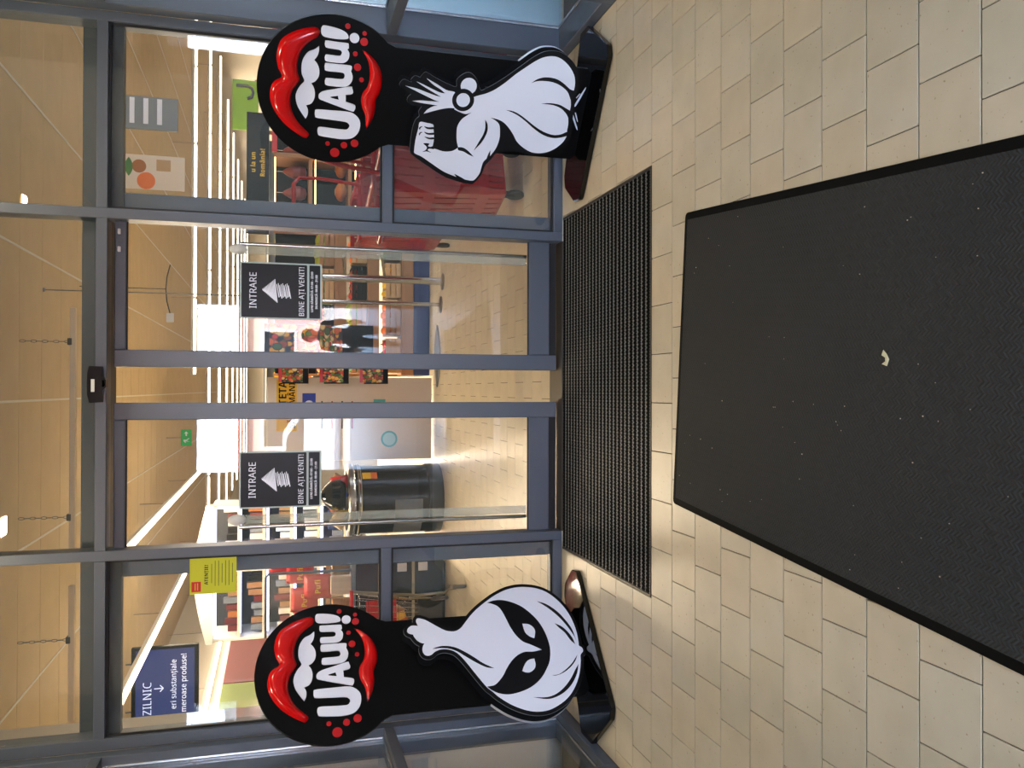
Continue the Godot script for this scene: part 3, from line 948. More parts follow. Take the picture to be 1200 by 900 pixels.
# outline (x, z in metres, z towards the front) with its corners eased
func soft(flat: Array) -> PackedVector2Array:
	var p := PackedVector2Array()
	for i in range(0, flat.size(), 2):
		p.append(Vector2(flat[i], -flat[i + 1]))
	return largest(Geometry2D.offset_polygon(largest(Geometry2D.offset_polygon(p, -0.02, Geometry2D.JOIN_ROUND)), 0.02, Geometry2D.JOIN_ROUND))

func shifted(p: PackedVector2Array, by: Vector2) -> PackedVector2Array:
	var out := PackedVector2Array()
	for v in p:
		out.append(v + by)
	return out

# a horizontal plate with that outline (x, -z), between two heights
func flat_plate(poly: PackedVector2Array, y0: float, y1: float) -> ArrayMesh:
	poly = ccw(poly)
	var st := new_st()
	var inner := largest(Geometry2D.offset_polygon(poly, -0.004))
	inner = poly.duplicate()
	var cen := Vector2.ZERO
	for p in poly:
		cen += p / poly.size()
	for i in inner.size():
		inner[i] = cen + (poly[i] - cen) * (1.0 - 0.004 / maxf((poly[i] - cen).length(), 0.01))
	var n := poly.size()
	for i in n:
		var a := poly[i]
		var b := poly[(i + 1) % n]
		var ia := inner[i]
		var ib := inner[(i + 1) % n]
		quad(st, Vector3(a.x, y0, -a.y), Vector3(b.x, y0, -b.y), Vector3(b.x, y1 - 0.004, -b.y), Vector3(a.x, y1 - 0.004, -a.y))
		quad(st, Vector3(a.x, y1 - 0.004, -a.y), Vector3(b.x, y1 - 0.004, -b.y), Vector3(ib.x, y1, -ib.y), Vector3(ia.x, y1, -ia.y))
		for v in [Vector3(cen.x, y1, -cen.y), Vector3(ib.x, y1, -ib.y), Vector3(ia.x, y1, -ia.y), Vector3(cen.x, y0, -cen.y), Vector3(a.x, y0, -a.y), Vector3(b.x, y0, -b.y)]:
			st.add_vertex(v)
	return done(st)

func standees() -> void:
	# masked drumstick
	var a := standee("drumstick_standee", "black standee with red lips logo and a white drumstick in a black eye mask", Vector3(-1.432, 0, 0.3795), deg_to_rad(42), soft([-0.39, -0.20, -0.345, -0.25, 0.39, 0.005, 0.43, 0.06, 0.43, 0.20, 0.385, 0.262, -0.36, 0.258, -0.395, 0.21]))
	var white := curve(SHAPES.drum_white)
	var rim := largest(Geometry2D.offset_polygon(white, 0.0175, Geometry2D.JOIN_ROUND))
	part(a, "backing_shape", extrude(clip_low(rim, 0.034), 0.014, 0.039), M.foam_edge, Vector3.ZERO, Vector3.ZERO, "pale foam edged backing")
	part(a, "backing_face", extrude(clip_low(rim, 0.034), 0.039, 0.0405), M.ink)
	var cut := part(a, "cut_out", extrude(clip_low(rim, 0.032), 0.103, 0.1145), M.ink, Vector3.ZERO, Vector3.ZERO, "black outline sheet")
	part(cut, "foam_core", extrude(largest(Geometry2D.offset_polygon(clip_low(rim, 0.032), 0.0008)), 0.1065, 0.1095), M.grey_metal)
	part(a, "white_drumstick", extrude(white, 0.1145, 0.1155), M.white_print, Vector3.ZERO, Vector3.ZERO, "white drumstick shape")
	var mk := part(a, "eye_mask", extrude(curve(SHAPES.mask), 0.1155, 0.1162), M.ink, Vector3.ZERO, Vector3.ZERO, "black eye mask")
	for k in ["eye_a", "eye_b"]:
		part(mk, "eye_hole", extrude(curve(SHAPES[k]), 0.1162, 0.1168), M.white_print)
	for k in ["drum_stroke", "crease_a", "crease_b", "crease_c", "crease_d"]:
		part(a, "crease", extrude(curve(SHAPES[k]), 0.1155, 0.1162), M.ink)
	for p in [Vector2(0.12, 0.55), Vector2(-0.02, 0.35), Vector2(0.12, 0.2)]:
		part(a, "spacer", box(Vector3(0.05, 0.05, 0.0625)), M.black_plastic, Vector3(p.x, p.y, 0.0718))
	# flexed arm
	var b := standee("flexed_arm_standee", "black standee with red lips logo and a white plucked bird flexing an arm", Vector3(1.43, 0, 0.36), deg_to_rad(-36), soft([0.445, -0.21, 0.40, -0.262, -0.34, -0.06, -0.385, -0.01, -0.385, 0.16, -0.34, 0.235, 0.40, 0.205, 0.44, 0.16]))
	var outer := clip_low(curve(SHAPES.flex_outer), 0.034)
	part(b, "backing_shape", extrude(outer, 0.014, 0.039), M.foam_edge, Vector3.ZERO, Vector3.ZERO, "pale foam edged backing")
	part(b, "backing_face", extrude(outer, 0.039, 0.0405), M.ink)
	var cut2 := part(b, "cut_out", extrude(outer, 0.103, 0.1145), M.ink, Vector3.ZERO, Vector3.ZERO, "black outline sheet")
	part(cut2, "foam_core", extrude(largest(Geometry2D.offset_polygon(outer, 0.0008)), 0.1065, 0.1095), M.grey_metal)
	part(b, "white_body", extrude(curve(SHAPES.flex_body), 0.1145, 0.1155), M.white_print, Vector3.ZERO, Vector3.ZERO, "white body with a flexed arm")
	part(b, "white_tail", extrude(curve(SHAPES.flex_hand), 0.1145, 0.1155), M.white_print, Vector3.ZERO, Vector3.ZERO, "white splayed fingers")
	for k in ["lobe_a", "lobe_b", "lobe_c", "bicep", "elbow_line", "nick_a", "nick_b", "finger_a", "finger_b", "finger_c", "thumb", "knuckle_a", "knuckle_b"]:
		part(b, "crease", extrude(curve(SHAPES["flex_" + k]), 0.1155, 0.1162), M.ink)
	part(b, "bead", extrude(disc(Vector2(0.159, 0.675), 0.040), 0.1145, 0.1154), M.white_print)
	var ring := part(b, "bead", extrude(disc(Vector2(0.089, 0.694), 0.0555), 0.1156, 0.1162), M.ink)
	part(ring, "bead_face", extrude(disc(Vector2(0.089, 0.694), 0.034), 0.1162, 0.1168), M.white_print)
	for k in ["leg_a", "leg_b", "leg_c", "leg_d"]:
		part(b, "thin_leg", extrude(clip_low(curve(SHAPES["flex_" + k]), 0.034), 0.098, 0.1), M.white_print)
	for p in [Vector2(0.12, 0.55), Vector2(0.0, 0.35), Vector2(0.12, 0.2)]:
		part(b, "spacer", box(Vector3(0.05, 0.05, 0.0625)), M.black_plastic, Vector3(p.x, p.y, 0.0718))

func clip_low(p: PackedVector2Array, y: float) -> PackedVector2Array:
	return largest(Geometry2D.clip_polygons(p, PackedVector2Array([Vector2(-2, -2), Vector2(2, -2), Vector2(2, y), Vector2(-2, y)])))

# ---- printed notices on the glass
func notices() -> void:
	for i in 2:
		var cx: float = [0.525, -0.482][i]
		var n := thing("opening_hours_sign", ["black INTRARE sign on the door leaf beside the flexed arm standee", "black INTRARE sign on the door leaf beside the masked drumstick standee"][i], "sign", Vector3(cx, 1.556, -0.0895), 0.0, "INTRARE signs on the doors")
		part(n, "border", extrude(rounded(0.302, 0.424, 0.008), 0.0, 0.001), mat("sign_border", Color(0.62, 0.68, 0.66), 0.6))
		part(n, "black_field", extrude(rounded(0.286, 0.338, 0.006, Vector2(0, 0.035)), 0.001, 0.0014), M.sign_black)
		part(n, "hours_field", extrude(rounded(0.286, 0.058, 0.004, Vector2(0, -0.174)), 0.001, 0.0014), M.sign_black)
		part(n, "lettering", text("INTRARE", 0.036), M.white_print, Vector3(0, 0.145, 0.0018))
		part(n, "lettering", text("BINE AŢI VENIT!", 0.027), M.white_print, Vector3(0, -0.105, 0.0018))
		part(n, "lettering", text("LUNI-SÂMBĂTĂ: 07:00 - 22:00", 0.0115, true), M.white_print, Vector3(0, -0.160, 0.0018))
		part(n, "lettering", text("DUMINICĂ: 08:00 - 21:00", 0.0115, true), M.white_print, Vector3(0, -0.183, 0.0018))
		# chalk arrow made of slanting strokes
		var head_pts := [Vector2(-0.062, 0.022), Vector2(0.062, 0.030), Vector2(0.004, 0.098)]
		for k in 13:
			var t0 := k / 13.0
			var lx: float = lerpf(-0.062, 0.004, t0)
			var ly: float = lerpf(0.022, 0.098, t0)
			var rx: float = lerpf(0.062, 0.004, t0)
			var ry: float = lerpf(0.030, 0.098, t0)
			stroke(n, Vector2(lx, ly), Vector2(rx, ry + 0.004), 0.0058)
		for k in 9:
			var y := 0.018 - k * 0.0075
			var wob := 0.006 * sin(k * 2.1)
			stroke(n, Vector2(-0.034 + wob, y - 0.006), Vector2(0.036 + wob, y + 0.006), 0.0056)
	var t := thing("warning_notice", "lime green ATENTIE notice taped inside the side pane", "notice", Vector3(-0.962, 1.890, -0.029))
	part(t, "sheet", box(Vector3(0.186, 0.228, 0.0012)), M.yellow_green)
	part(t, "red_mark", box(Vector3(0.052, 0.046, 0.0006)), M.red_print, Vector3(-0.055, 0.083, 0.0009), Vector3.ZERO, "small red block")
	for y in [0.088, 0.076]:
		part(t, "red_mark_line", box(Vector3(0.036, 0.004, 0.0004)), M.yellow_green, Vector3(-0.055, y, 0.0014))
	part(t, "lettering", text("ATENŢIE!", 0.017, true), M.ink, Vector3(0.005, 0.034, 0.0012))
	for k in 7:
		part(t, "print_line", box(Vector3(0.13 if k % 3 else 0.10, 0.003, 0.0004)), mat("faded_ink", Color(0.24, 0.26, 0.06), 0.7) if not M.has("faded_ink") else M.faded_ink, Vector3(0.01, 0.008 - k * 0.017, 0.0008))

func stroke(n: Node, a: Vector2, b: Vector2, w: float) -> void:
	var d := (b - a).normalized().orthogonal() * w * 0.5
	part(n, "chalk_stroke", extrude(PackedVector2Array([a - d, b - d * 0.6, b + d * 0.6, a + d]), 0.0014, 0.0019), M.white_print)


# ---- lamps of the shop and the entrance
func area(parent: Node, size: Vector2, energy: float, c: Color, at: Vector3) -> void:
	var l := AreaLight3D.new()
	l.name = "light"
	l.area_size = size
	l.light_energy = energy
	l.light_color = c
	l.area_range = 60.0
	l.area_attenuation = 2.0
	l.shadow_enabled = true
	parent.add_child(l, true)
	l.position = at
	l.rotation.x = -PI / 2

const WARM := Color(1.0, 0.91, 0.77)

func light_row(label: String, a: Vector3, b: Vector3, energy: float, group: String) -> void:
	var len := a.distance_to(b)
	var along_z := absf(b.z - a.z) > absf(b.x - a.x)
	var c := (a + b) / 2
	var n := thing("strip_light", label, "ceiling light", c, PI / 2 if along_z else 0.0, group)
	part(n, "trunking", box(Vector3(len, 0.045, 0.075), 0.006), M.white_metal, Vector3(0, 0.045, 0))
	var count := maxi(1, int(round(len / 1.5)))
	var seg := len / count
	for k in count:
		part(n, "tube", box(Vector3(seg - 0.035, 0.04, 0.055), 0.012), M.tube_glow, Vector3(-len / 2 + (k + 0.5) * seg, 0.0, 0))
	for k in count:
		if k % 2 == 0 and a.y < CEIL - 0.1:
			part(n, "hanger", tube([Vector3(0, 0.06, 0), Vector3(0, CEIL - a.y, 0)], 0.004, 5), M.grey_metal, Vector3(-len / 2 + (k + 1) * seg, 0, 0))
	area(n, Vector2(len, 0.06), energy, WARM, Vector3(0, -0.03, 0))

func store_lights() -> void:
	for k in 9:
		var z := -11.6 - 3.4 * k
		var x0 := 0.25 if k == 0 else -3.4
		light_row("suspended tube light row number %s back across the shop" % ["one", "two", "three", "four", "five", "six", "seven", "eight", "nine"][k], Vector3(x0, 3.0, z), Vector3(8.6, 3.0, z), ROW_ENERGY, "tube light rows across the shop")
	light_row("suspended tube light line above the round promotion drum", Vector3(-1.6, 3.0, -12.8), Vector3(-1.6, 3.0, -3.4), ROW_ENERGY * 1.35, "tube light lines along the aisle")
	light_row("suspended tube light line beside the blue screen", Vector3(-3.0, 3.0, -13.2), Vector3(-3.0, 3.0, -3.4), ROW_ENERGY * 0.35, "tube light lines along the aisle")
	light_row("wall light line above the red and lime bands", Vector3(-4.36, 2.5, -16.0), Vector3(-4.36, 2.5, -7.0), ROW_ENERGY * 0.04, "")
	# recessed spots in the entrance ceiling; pair by the glass front added for floor light
	for p in [Vector3(1.37, CEIL, 2.35), Vector3(-0.95, CEIL, 1.9), Vector3(1.2, CEIL, 0.8), Vector3(-1.0, CEIL, 0.75)]:
		var n := thing("downlight", "round recessed downlight in the entrance ceiling, pair by the glass front added", "ceiling light", p, 0.0, "entrance downlights")
		part(n, "trim_ring", lathe([[0.075, 0.0], [0.105, -0.006], [0.11, 0.0]], 24), M.white_metal)
		part(n, "lamp", lathe([[0.0, -0.002], [0.07, -0.002], [0.075, 0.0]], 24), M.warm_glow)
		area(n, Vector2(0.13, 0.13), SPOT_ENERGY * (0.6 if p.z > 1.5 else 1.5), Color(1.0, 0.93, 0.81), Vector3(0, -0.012, 0))

const ROW_ENERGY := 38.0
const SPOT_ENERGY := 1.15

# ---- things just behind the glass
func roller_basket(at: Vector3, turn: float, label: String) -> void:
	var n := thing("roller_basket", label, "shopping basket", at, turn, "red roller baskets")
	n.scale = Vector3(1.15, 1.45, 1.15)
	var st := new_st()
	var lo := [0.17, 0.24]
	var hi := [0.235, 0.31]
	var y0 := 0.10
	var y1 := 0.62
	for face in 4:
		for band in 9:
			# upright slats with gaps between them
			var t0 := band / 9.0 + 0.012
			var t1 := (band + 1) / 9.0 - 0.012
			var pts := []
			for yt in [[y0, lo], [y1, hi]]:
				for t in [t0, t1]:
					var s: float = lerpf(-1, 1, t)
					var e: Array = yt[1]
					var p := Vector3(s * e[0], yt[0], e[1])
					if face == 1:
						p = Vector3(e[0], yt[0], -s * e[1])
					elif face == 2:
						p = Vector3(-s * e[0], yt[0], -e[1])
					elif face == 3:
						p = Vector3(-e[0], yt[0], s * e[1])
					pts.append(p)
			quad(st, pts[0], pts[1], pts[3], pts[2])
			var nrm := Vector3(0, 0, -0.006).rotated(Vector3.UP, face * PI / 2)
			quad(st, pts[1] + nrm, pts[0] + nrm, pts[2] + nrm, pts[3] + nrm)
			quad(st, pts[0] + nrm, pts[0], pts[2], pts[2] + nrm)
			quad(st, pts[1], pts[1] + nrm, pts[3] + nrm, pts[3])
	cbox(st, Vector3(0, y0, 0), Vector3(lo[0] * 2, 0.012, lo[1] * 2), 0.004)
	for yy in [0.20, 0.45]:
		var t: float = (yy - y0) / (y1 - y0)
		var hx := lerpf(lo[0], hi[0], t)
		var hz := lerpf(lo[1], hi[1], t)
		for s in [-1.0, 1.0]:
			cbox(st, Vector3(0, yy, s * hz), Vector3(hx * 2, 0.05, 0.010))
			cbox(st, Vector3(s * hx, yy, 0), Vector3(0.010, 0.05, hz * 2))
	part(n, "tub", done(st), M.red_tub)
	var rim := []
	for p in rounded(hi[0] * 2 + 0.02, hi[1] * 2 + 0.02, 0.05, Vector2.ZERO, 4):
		rim.append(Vector3(p.x, y1, p.y))
	part(n, "rim", tube(rim, 0.014, 8, true), M.red_tub)
	part(n, "pull_handle", tube([Vector3(-0.15, y1, 0.32), Vector3(-0.15, 0.86, 0.40), Vector3(-0.13, 0.97, 0.44), Vector3(-0.08, 1.0, 0.45), Vector3(0.08, 1.0, 0.45), Vector3(0.13, 0.97, 0.44), Vector3(0.15, 0.86, 0.40), Vector3(0.15, y1, 0.32)], 0.013, 8), M.red_tub)
	for sx in [-1.0, 1.0]:
		for sz in [-1.0, 1.0]:
			part(n, "wheel", lathe([[0.0, -0.012], [0.038, -0.012], [0.042, -0.006], [0.042, 0.006], [0.038, 0.012], [0.0, 0.012]], 14), M.black_plastic, Vector3(sx * 0.14, 0.042, sz * 0.19), Vector3(0, 0, PI / 2))
			part(n, "wheel_fork", box(Vector3(0.035, 0.06, 0.02)), M.black_plastic, Vector3(sx * 0.14, 0.075, sz * 0.19))

func crate(at: Vector3, kind: int, label: String, tilt := 0.0) -> void:
	var n := thing("produce_crate", label, "crate", at, 0.0, "crates on the produce stand")
	n.rotation.x = tilt
	var m: Material = [M.wood_pale, M.black_plastic, M.wood][kind]
	for s in [-1.0, 1.0]:
		for y in [0.03, 0.085, 0.14]:
			part(n, "side_slat", box(Vector3(0.36, 0.042, 0.009), 0.001), m, Vector3(0, y, s * 0.145))
		part(n, "end_panel", box(Vector3(0.012, 0.16, 0.28), 0.001), m, Vector3(s * 0.178, 0.085, 0))
	part(n, "bottom", box(Vector3(0.35, 0.008, 0.28)), m, Vector3(0, 0.006, 0))

func veg(at: Vector3, r: float, squash: Vector3, m: Material, called: String, label: String, group: String, stem := true) -> void:
	var n := thing(called, label, called.replace("_", " "), at, rng.randf() * TAU, group)
	part(n, "body", ball(r, squash, 12), m)
	if stem:
		part(n, "stalk", lathe([[0.006, 0.0], [0.004, 0.02], [0.0, 0.022]], 6), M.pepper_green, Vector3(0, r * squash.y * 0.96, 0))

func photo_print(seedling: int) -> StandardMaterial3D:
	# a printed picture of fruit and vegetables: overlapping round blots
	var im := Image.create(256, 256, false, Image.FORMAT_RGB8)
	im.fill(Color(0.10, 0.10, 0.09))
	var r := RandomNumberGenerator.new()
	r.seed = seedling
	var cols := [Color(0.80, 0.35, 0.10), Color(0.75, 0.12, 0.07), Color(0.35, 0.45, 0.10), Color(0.88, 0.62, 0.15), Color(0.55, 0.25, 0.08), Color(0.20, 0.33, 0.08), Color(0.85, 0.72, 0.45)]
	for k in 90:
		var c := Vector2(r.randf() * 256, r.randf() * 256)
		var rad := r.randf_range(10, 34)
		var col: Color = cols[r.randi() % cols.size()]
		for y in range(maxi(0, int(c.y - rad)), mini(256, int(c.y + rad))):
			for x in range(maxi(0, int(c.x - rad)), mini(256, int(c.x + rad))):
				if Vector2(x, y).distance_to(c) < rad:
					var e := Vector2(x, y).distance_to(c) / rad
					im.set_pixel(x, y, col if e < 0.8 else col.darkened(0.35))
	var m := mat("photo_print_%d" % seedling, Color(1, 1, 1), 0.5)
	m.albedo_texture = ImageTexture.create_from_image(im)
	return m

func print_quad(w: float, h: float) -> ArrayMesh:
	var st := SurfaceTool.new()
	st.begin(Mesh.PRIMITIVE_TRIANGLES)
	var c := [Vector3(-w / 2, -h / 2, 0), Vector3(w / 2, -h / 2, 0), Vector3(w / 2, h / 2, 0), Vector3(-w / 2, h / 2, 0)]
	var uv := [Vector2(0, 1), Vector2(1, 1), Vector2(1, 0), Vector2(0, 0)]
	for k in [0, 2, 1, 0, 3, 2]:
		st.set_normal(Vector3(0, 0, 1))
		st.set_uv(uv[k])
		st.add_vertex(c[k])
	return st.commit()

func store_near() -> void:
	# pillar just inside the shop
	var pil := thing("trim_1", "pale square pillar just inside the shop front", "pillar", Vector3.ZERO, 0.0, "", "structure")
	span(pil, "shaft", Vector3(-2.60, 0, -1.05), Vector3(-2.02, CEIL, -0.62), M.plaster, 0.004)

	roller_basket(Vector3(1.38, 0, -1.05), 0.30, "red roller basket parked closest to the glass front")
	roller_basket(Vector3(1.72, 0, -2.05), 0.25, "red roller basket parked second from the glass front")
	roller_basket(Vector3(1.55, 0, -3.1), 0.1, "red roller basket parked third from the glass front")
	roller_basket(Vector3(2.15, 0, -1.0), 0.3, "red roller basket parked furthest along the glass front")

	# steel entry gate
	for i in 2:
		var p: Vector3 = [Vector3(1.067, 0, -3.64), Vector3(0.847, 0, -3.73)][i]
		var n := thing("gate_post", ["thick steel gate post before the produce stand", "thin steel gate post before the produce stand"][i], "post", p)
		var r: float = [0.036, 0.02][i]
		part(n, "post", lathe([[r, 0.012], [r, 1.16], [r * 0.8, 1.185], [0.0, 1.19]], 18), M.chrome)
		part(n, "foot", lathe([[0.085, 0.0], [0.085, 0.008], [0.07, 0.014], [r, 0.02]], 20), M.steel)
		if i == 0:
			part(n, "gate_arm", tube([Vector3(0, 0.95, 0), Vector3(0.25, 0.95, -0.25), Vector3(0.30, 0.90, -0.30), Vector3(0.30, 0.62, -0.30), Vector3(0.25, 0.57, -0.25), Vector3(0, 0.57, 0)], 0.014, 8), M.chrome)

	# produce stand with three tiers of crates
	var ps := thing("produce_stand", "stepped produce stand with a dark blue plinth", "stand", Vector3(1.30, 0, -4.4))
	span(ps, "plinth", Vector3(-1.15, 0, -0.95), Vector3(0.50, 0.17, 0.0), M.navy, 0.004)
	var tiers := [[0.17, 0.0], [0.50, -0.30], [0.83, -0.62]]
	for t in tiers:
		span(ps, "shelf", Vector3(-1.15, t[0] + 0.10, t[1] - 0.34), Vector3(0.50, t[0] + 0.13, t[1]), M.wood, 0.003)
		span(ps, "riser", Vector3(-1.15, t[0], t[1] - 0.05), Vector3(0.50, t[0] + 0.10, t[1] - 0.02), M.wood)
	for x in [-1.15, -0.30, 0.47]:
		span(ps, "upright", Vector3(x, 0.17, -0.99), Vector3(x + 0.03, 1.62, -0.955), M.wood)
	span(ps, "back_panel", Vector3(-1.12, 1.15, -0.985), Vector3(0.47, 1.60, -0.97), M.black_plastic)
	var names := [["tomato", "tomato"], ["pepper", "pepper_green"], ["orange", "orange"], ["melon", "melon"], ["lemon", "yellow"]]
	for ti in 3:
		for c in 4:
			var x := 0.36 + c * 0.40
			var base := Vector3(x, tiers[ti][0] + 0.133, -4.4 + tiers[ti][1] - 0.165)
			crate(base, [0, 2, 0, 1, 0, 2][(c + ti) % 6], "slatted produce crate on the %s tier of the stand" % ["bottom", "middle", "top"][ti])
			var k := (c * 2 + ti) % 5
			var r: float = [0.042, 0.045, 0.045, 0.068, 0.036][k]
			for j in 8:
				var px := -0.125 + (j % 4) * 0.083
				var pz := 0.06 - floorf(j / 4.0) * 0.12
				veg(base + Vector3(px, 0.125 + rng.randf() * 0.03, pz), r, [Vector3(1, 0.85, 1), Vector3(0.9, 1.15, 0.9), Vector3.ONE, Vector3(1, 0.95, 1), Vector3(0.85, 1.1, 0.85)][k], M[names[k][1]], names[k][0], "%s lying in a crate on the %s tier of the stand" % [names[k][0], ["bottom", "middle", "top"][ti]], "%ss on the produce stand" % names[k][0], k < 2)

	# leaflet stand with a curved steel foot
	var ls := thing("leaflet_stand", "black leaflet stand with a food picture panel and a grey foot plate", "stand", Vector3(0.34, 0, -3.9))
	part(ls, "foot_plate", flat_plate(lens(0.63, 0.30), 0.0, 0.014), M.grey_metal)
	part(ls, "post", box(Vector3(0.05, 1.55, 0.03), 0.004), M.black_plastic, Vector3(0.0, 0.785, -0.10))
	part(ls, "panel", box(Vector3(0.36, 1.05, 0.02), 0.003), M.black_plastic, Vector3(0.12, 1.17, -0.08))
	part(ls, "food_picture", print_quad(0.35, 0.46), photo_print(5), Vector3(0.12, 1.42, -0.0685), Vector3.ZERO, "printed food picture")
	part(ls, "food_picture", print_quad(0.35, 0.22), photo_print(9), Vector3(0.12, 1.06, -0.0685), Vector3.ZERO, "printed food picture")
	for k in 3:
		var y: float = [1.40, 1.01, 0.62][k]
		var h := part(ls, "leaflet_holder", box(Vector3(0.17, 0.24, 0.05), 0.003), M.black_plastic, Vector3(-0.20, y, -0.04), Vector3(-0.12, 0, 0))
		part(h, "leaflet", print_quad(0.145, 0.20), photo_print(20 + k), Vector3(0, 0.03, 0.0262), Vector3.ZERO, "colourful leaflet")
		part(h, "leaflet_title", box(Vector3(0.145, 0.03, 0.001)), M.red_print, Vector3(0, 0.145, 0.0262))

	# recipe board
	var ob := thing("recipe_board", "cream recipe of the week board standing behind the leaflet stand", "board", Vector3(-0.30, 0, -4.15))
	span(ob, "panel", Vector3(-0.42, 0.02, -0.03), Vector3(0.42, 1.67, 0.0), M.cream, 0.003)
	span(ob, "yellow_block", Vector3(-0.12, 1.385, 0.0), Vector3(0.40, 1.58, 0.002), M.yellow)
	part(ob, "lettering", text("REŢETA", 0.074, true), M.ink, Vector3(0.20, 1.52, 0.003))
	part(ob, "lettering", text("SĂPTĂMÂNII", 0.058, true), M.ink, Vector3(0.155, 1.43, 0.003))
	span(ob, "picture", Vector3(0.04, 1.20, 0.0), Vector3(0.26, 1.33, 0.002), M.blue)
	part(ob, "plate_picture", extrude(disc(Vector2(0.14, 1.265), 0.048), 0.002, 0.003), M.white_print)
	for k in 4:
		span(ob, "print_line", Vector3(-0.1, 1.13 - k * 0.10, 0.0), Vector3(0.18, 1.145 - k * 0.10, 0.002), [M.ink, M.red_print, M.ink, M.red_print][k])
	span(ob, "bottle_picture", Vector3(0.06, 1.00, 0.0), Vector3(0.085, 1.10, 0.002), M.ink)
	part(ob, "ring_mark", extrude(disc(Vector2(-0.21, 0.46), 0.085), 0.0, 0.002), M.teal)
	part(ob, "ring_mark", extrude(disc(Vector2(-0.21, 0.46), 0.065), 0.002, 0.003), mat("pale_teal", Color(0.62, 0.76, 0.72), 0.6))
	span(ob, "print_block", Vector3(0.05, 0.50, 0.0), Vector3(0.2, 0.62, 0.002), M.teal)

	# round promotion drum
	var dr := thing("promotion_drum", "black round promotion drum with a steel rim and a grey label", "display drum", Vector3(-1.09, 0, -3.86))
	part(dr, "drum", lathe([[0.34, 0.0], [0.345, 0.02], [0.345, 0.14], [0.335, 0.15], [0.335, 0.80], [0.345, 0.81], [0.345, 0.85], [0.0, 0.852]], 40), M.dark_counter)
	part(dr, "steel_rim", lathe([[0.346, 0.79], [0.353, 0.80], [0.353, 0.815], [0.346, 0.825]], 40), M.chrome)
	part(dr, "steel_rim", lathe([[0.35, 0.865], [0.362, 0.87], [0.362, 0.905], [0.35, 0.915], [0.30, 0.915]], 40), M.steel)
	part(dr, "grey_label", curved_label(0.338, 0.21, 0.48, -1.15, 0.1), M.grey_metal)
	part(dr, "price_mark", curved_label(0.338, 0.70, 0.78, 0.75, 1.0), M.yellow)
	part(dr, "price_mark", curved_label(0.3385, 0.64, 0.70, 0.75, 1.0), M.orange)
	for k in 7:
		var ang := TAU * k / 7.0 + 0.4
		var pk := thing("snack_pack", "snack pack lying in the round promotion drum", "packet", Vector3(-1.09 + 0.2 * cos(ang), 0.93, -3.86 + 0.2 * sin(ang)), ang, "packs in the promotion drum")
		part(pk, "packet", pouch(0.13, 0.17), [M.red_bag, M.blue, M.yellow, M.cream, M.bread, M.green, M.cardboard][k], Vector3(0, 0.06, 0), Vector3(-0.4, 0, 0.2 * k))
	var bag := thing("black_bag", "shiny black bag on top of the round promotion drum", "bag", Vector3(-1.02, 0.93, -3.72))
	part(bag, "bag", lathe([[0.0, 0.0], [0.12, 0.005], [0.155, 0.06], [0.14, 0.14], [0.09, 0.20], [0.03, 0.235], [0.02, 0.28], [0.05, 0.31]], 16), M.black_gloss)

	checkout()
	cart()

func lens(w: float, h: float) -> PackedVector2Array:
	var out := PackedVector2Array()
	for k in 13:
		var t := -1.0 + 2.0 * k / 12.0
		out.append(Vector2(t * w / 2, -h / 2 * (1 - t * t)))
	for k in 11:
		var t := 1.0 - 2.0 * (k + 1) / 12.0
		out.append(Vector2(t * w / 2, h / 2 * (1 - t * t)))
	return out

func curved_label(r: float, y0: float, y1: float, a0: float, a1: float) -> ArrayMesh:
	var st := new_st()
	var n := 14
	for k in n:
		var p := []
		for a in [lerpf(a0, a1, float(k) / n), lerpf(a0, a1, float(k + 1) / n)]:
			p.append(Vector3(r * sin(a), 0, r * cos(a)))
		quad(st, p[0] + Vector3(0, y0, 0), p[1] + Vector3(0, y0, 0), p[1] + Vector3(0, y1, 0), p[0] + Vector3(0, y1, 0))
	return done(st)

func pouch(w: float, h: float) -> ArrayMesh:
	var key := "pouch%s_%s" % [w, h]
	if not mesh_cache.has(key):
		var st := SurfaceTool.new()
		st.begin(Mesh.PRIMITIVE_TRIANGLES)
		st.set_smooth_group(0)
		var n := 6
		for side in [-1.0, 1.0]:
			for i in n:
				for j in n:
					var q := []
					for d in [[0, 0], [1, 0], [1, 1], [0, 1]]:
						var u: float = -1.0 + 2.0 * (i + d[0]) / n
						var v: float = -1.0 + 2.0 * (j + d[1]) / n
						q.append(Vector3(u * w / 2, v * h / 2, side * 0.03 * (1 - pow(absf(u), 3)) * (1 - v * v)))
					if side > 0:
						quad(st, q[0], q[1], q[2], q[3])
					else:
						quad(st, q[3], q[2], q[1], q[0])
		mesh_cache[key] = done(st)
	return mesh_cache[key]

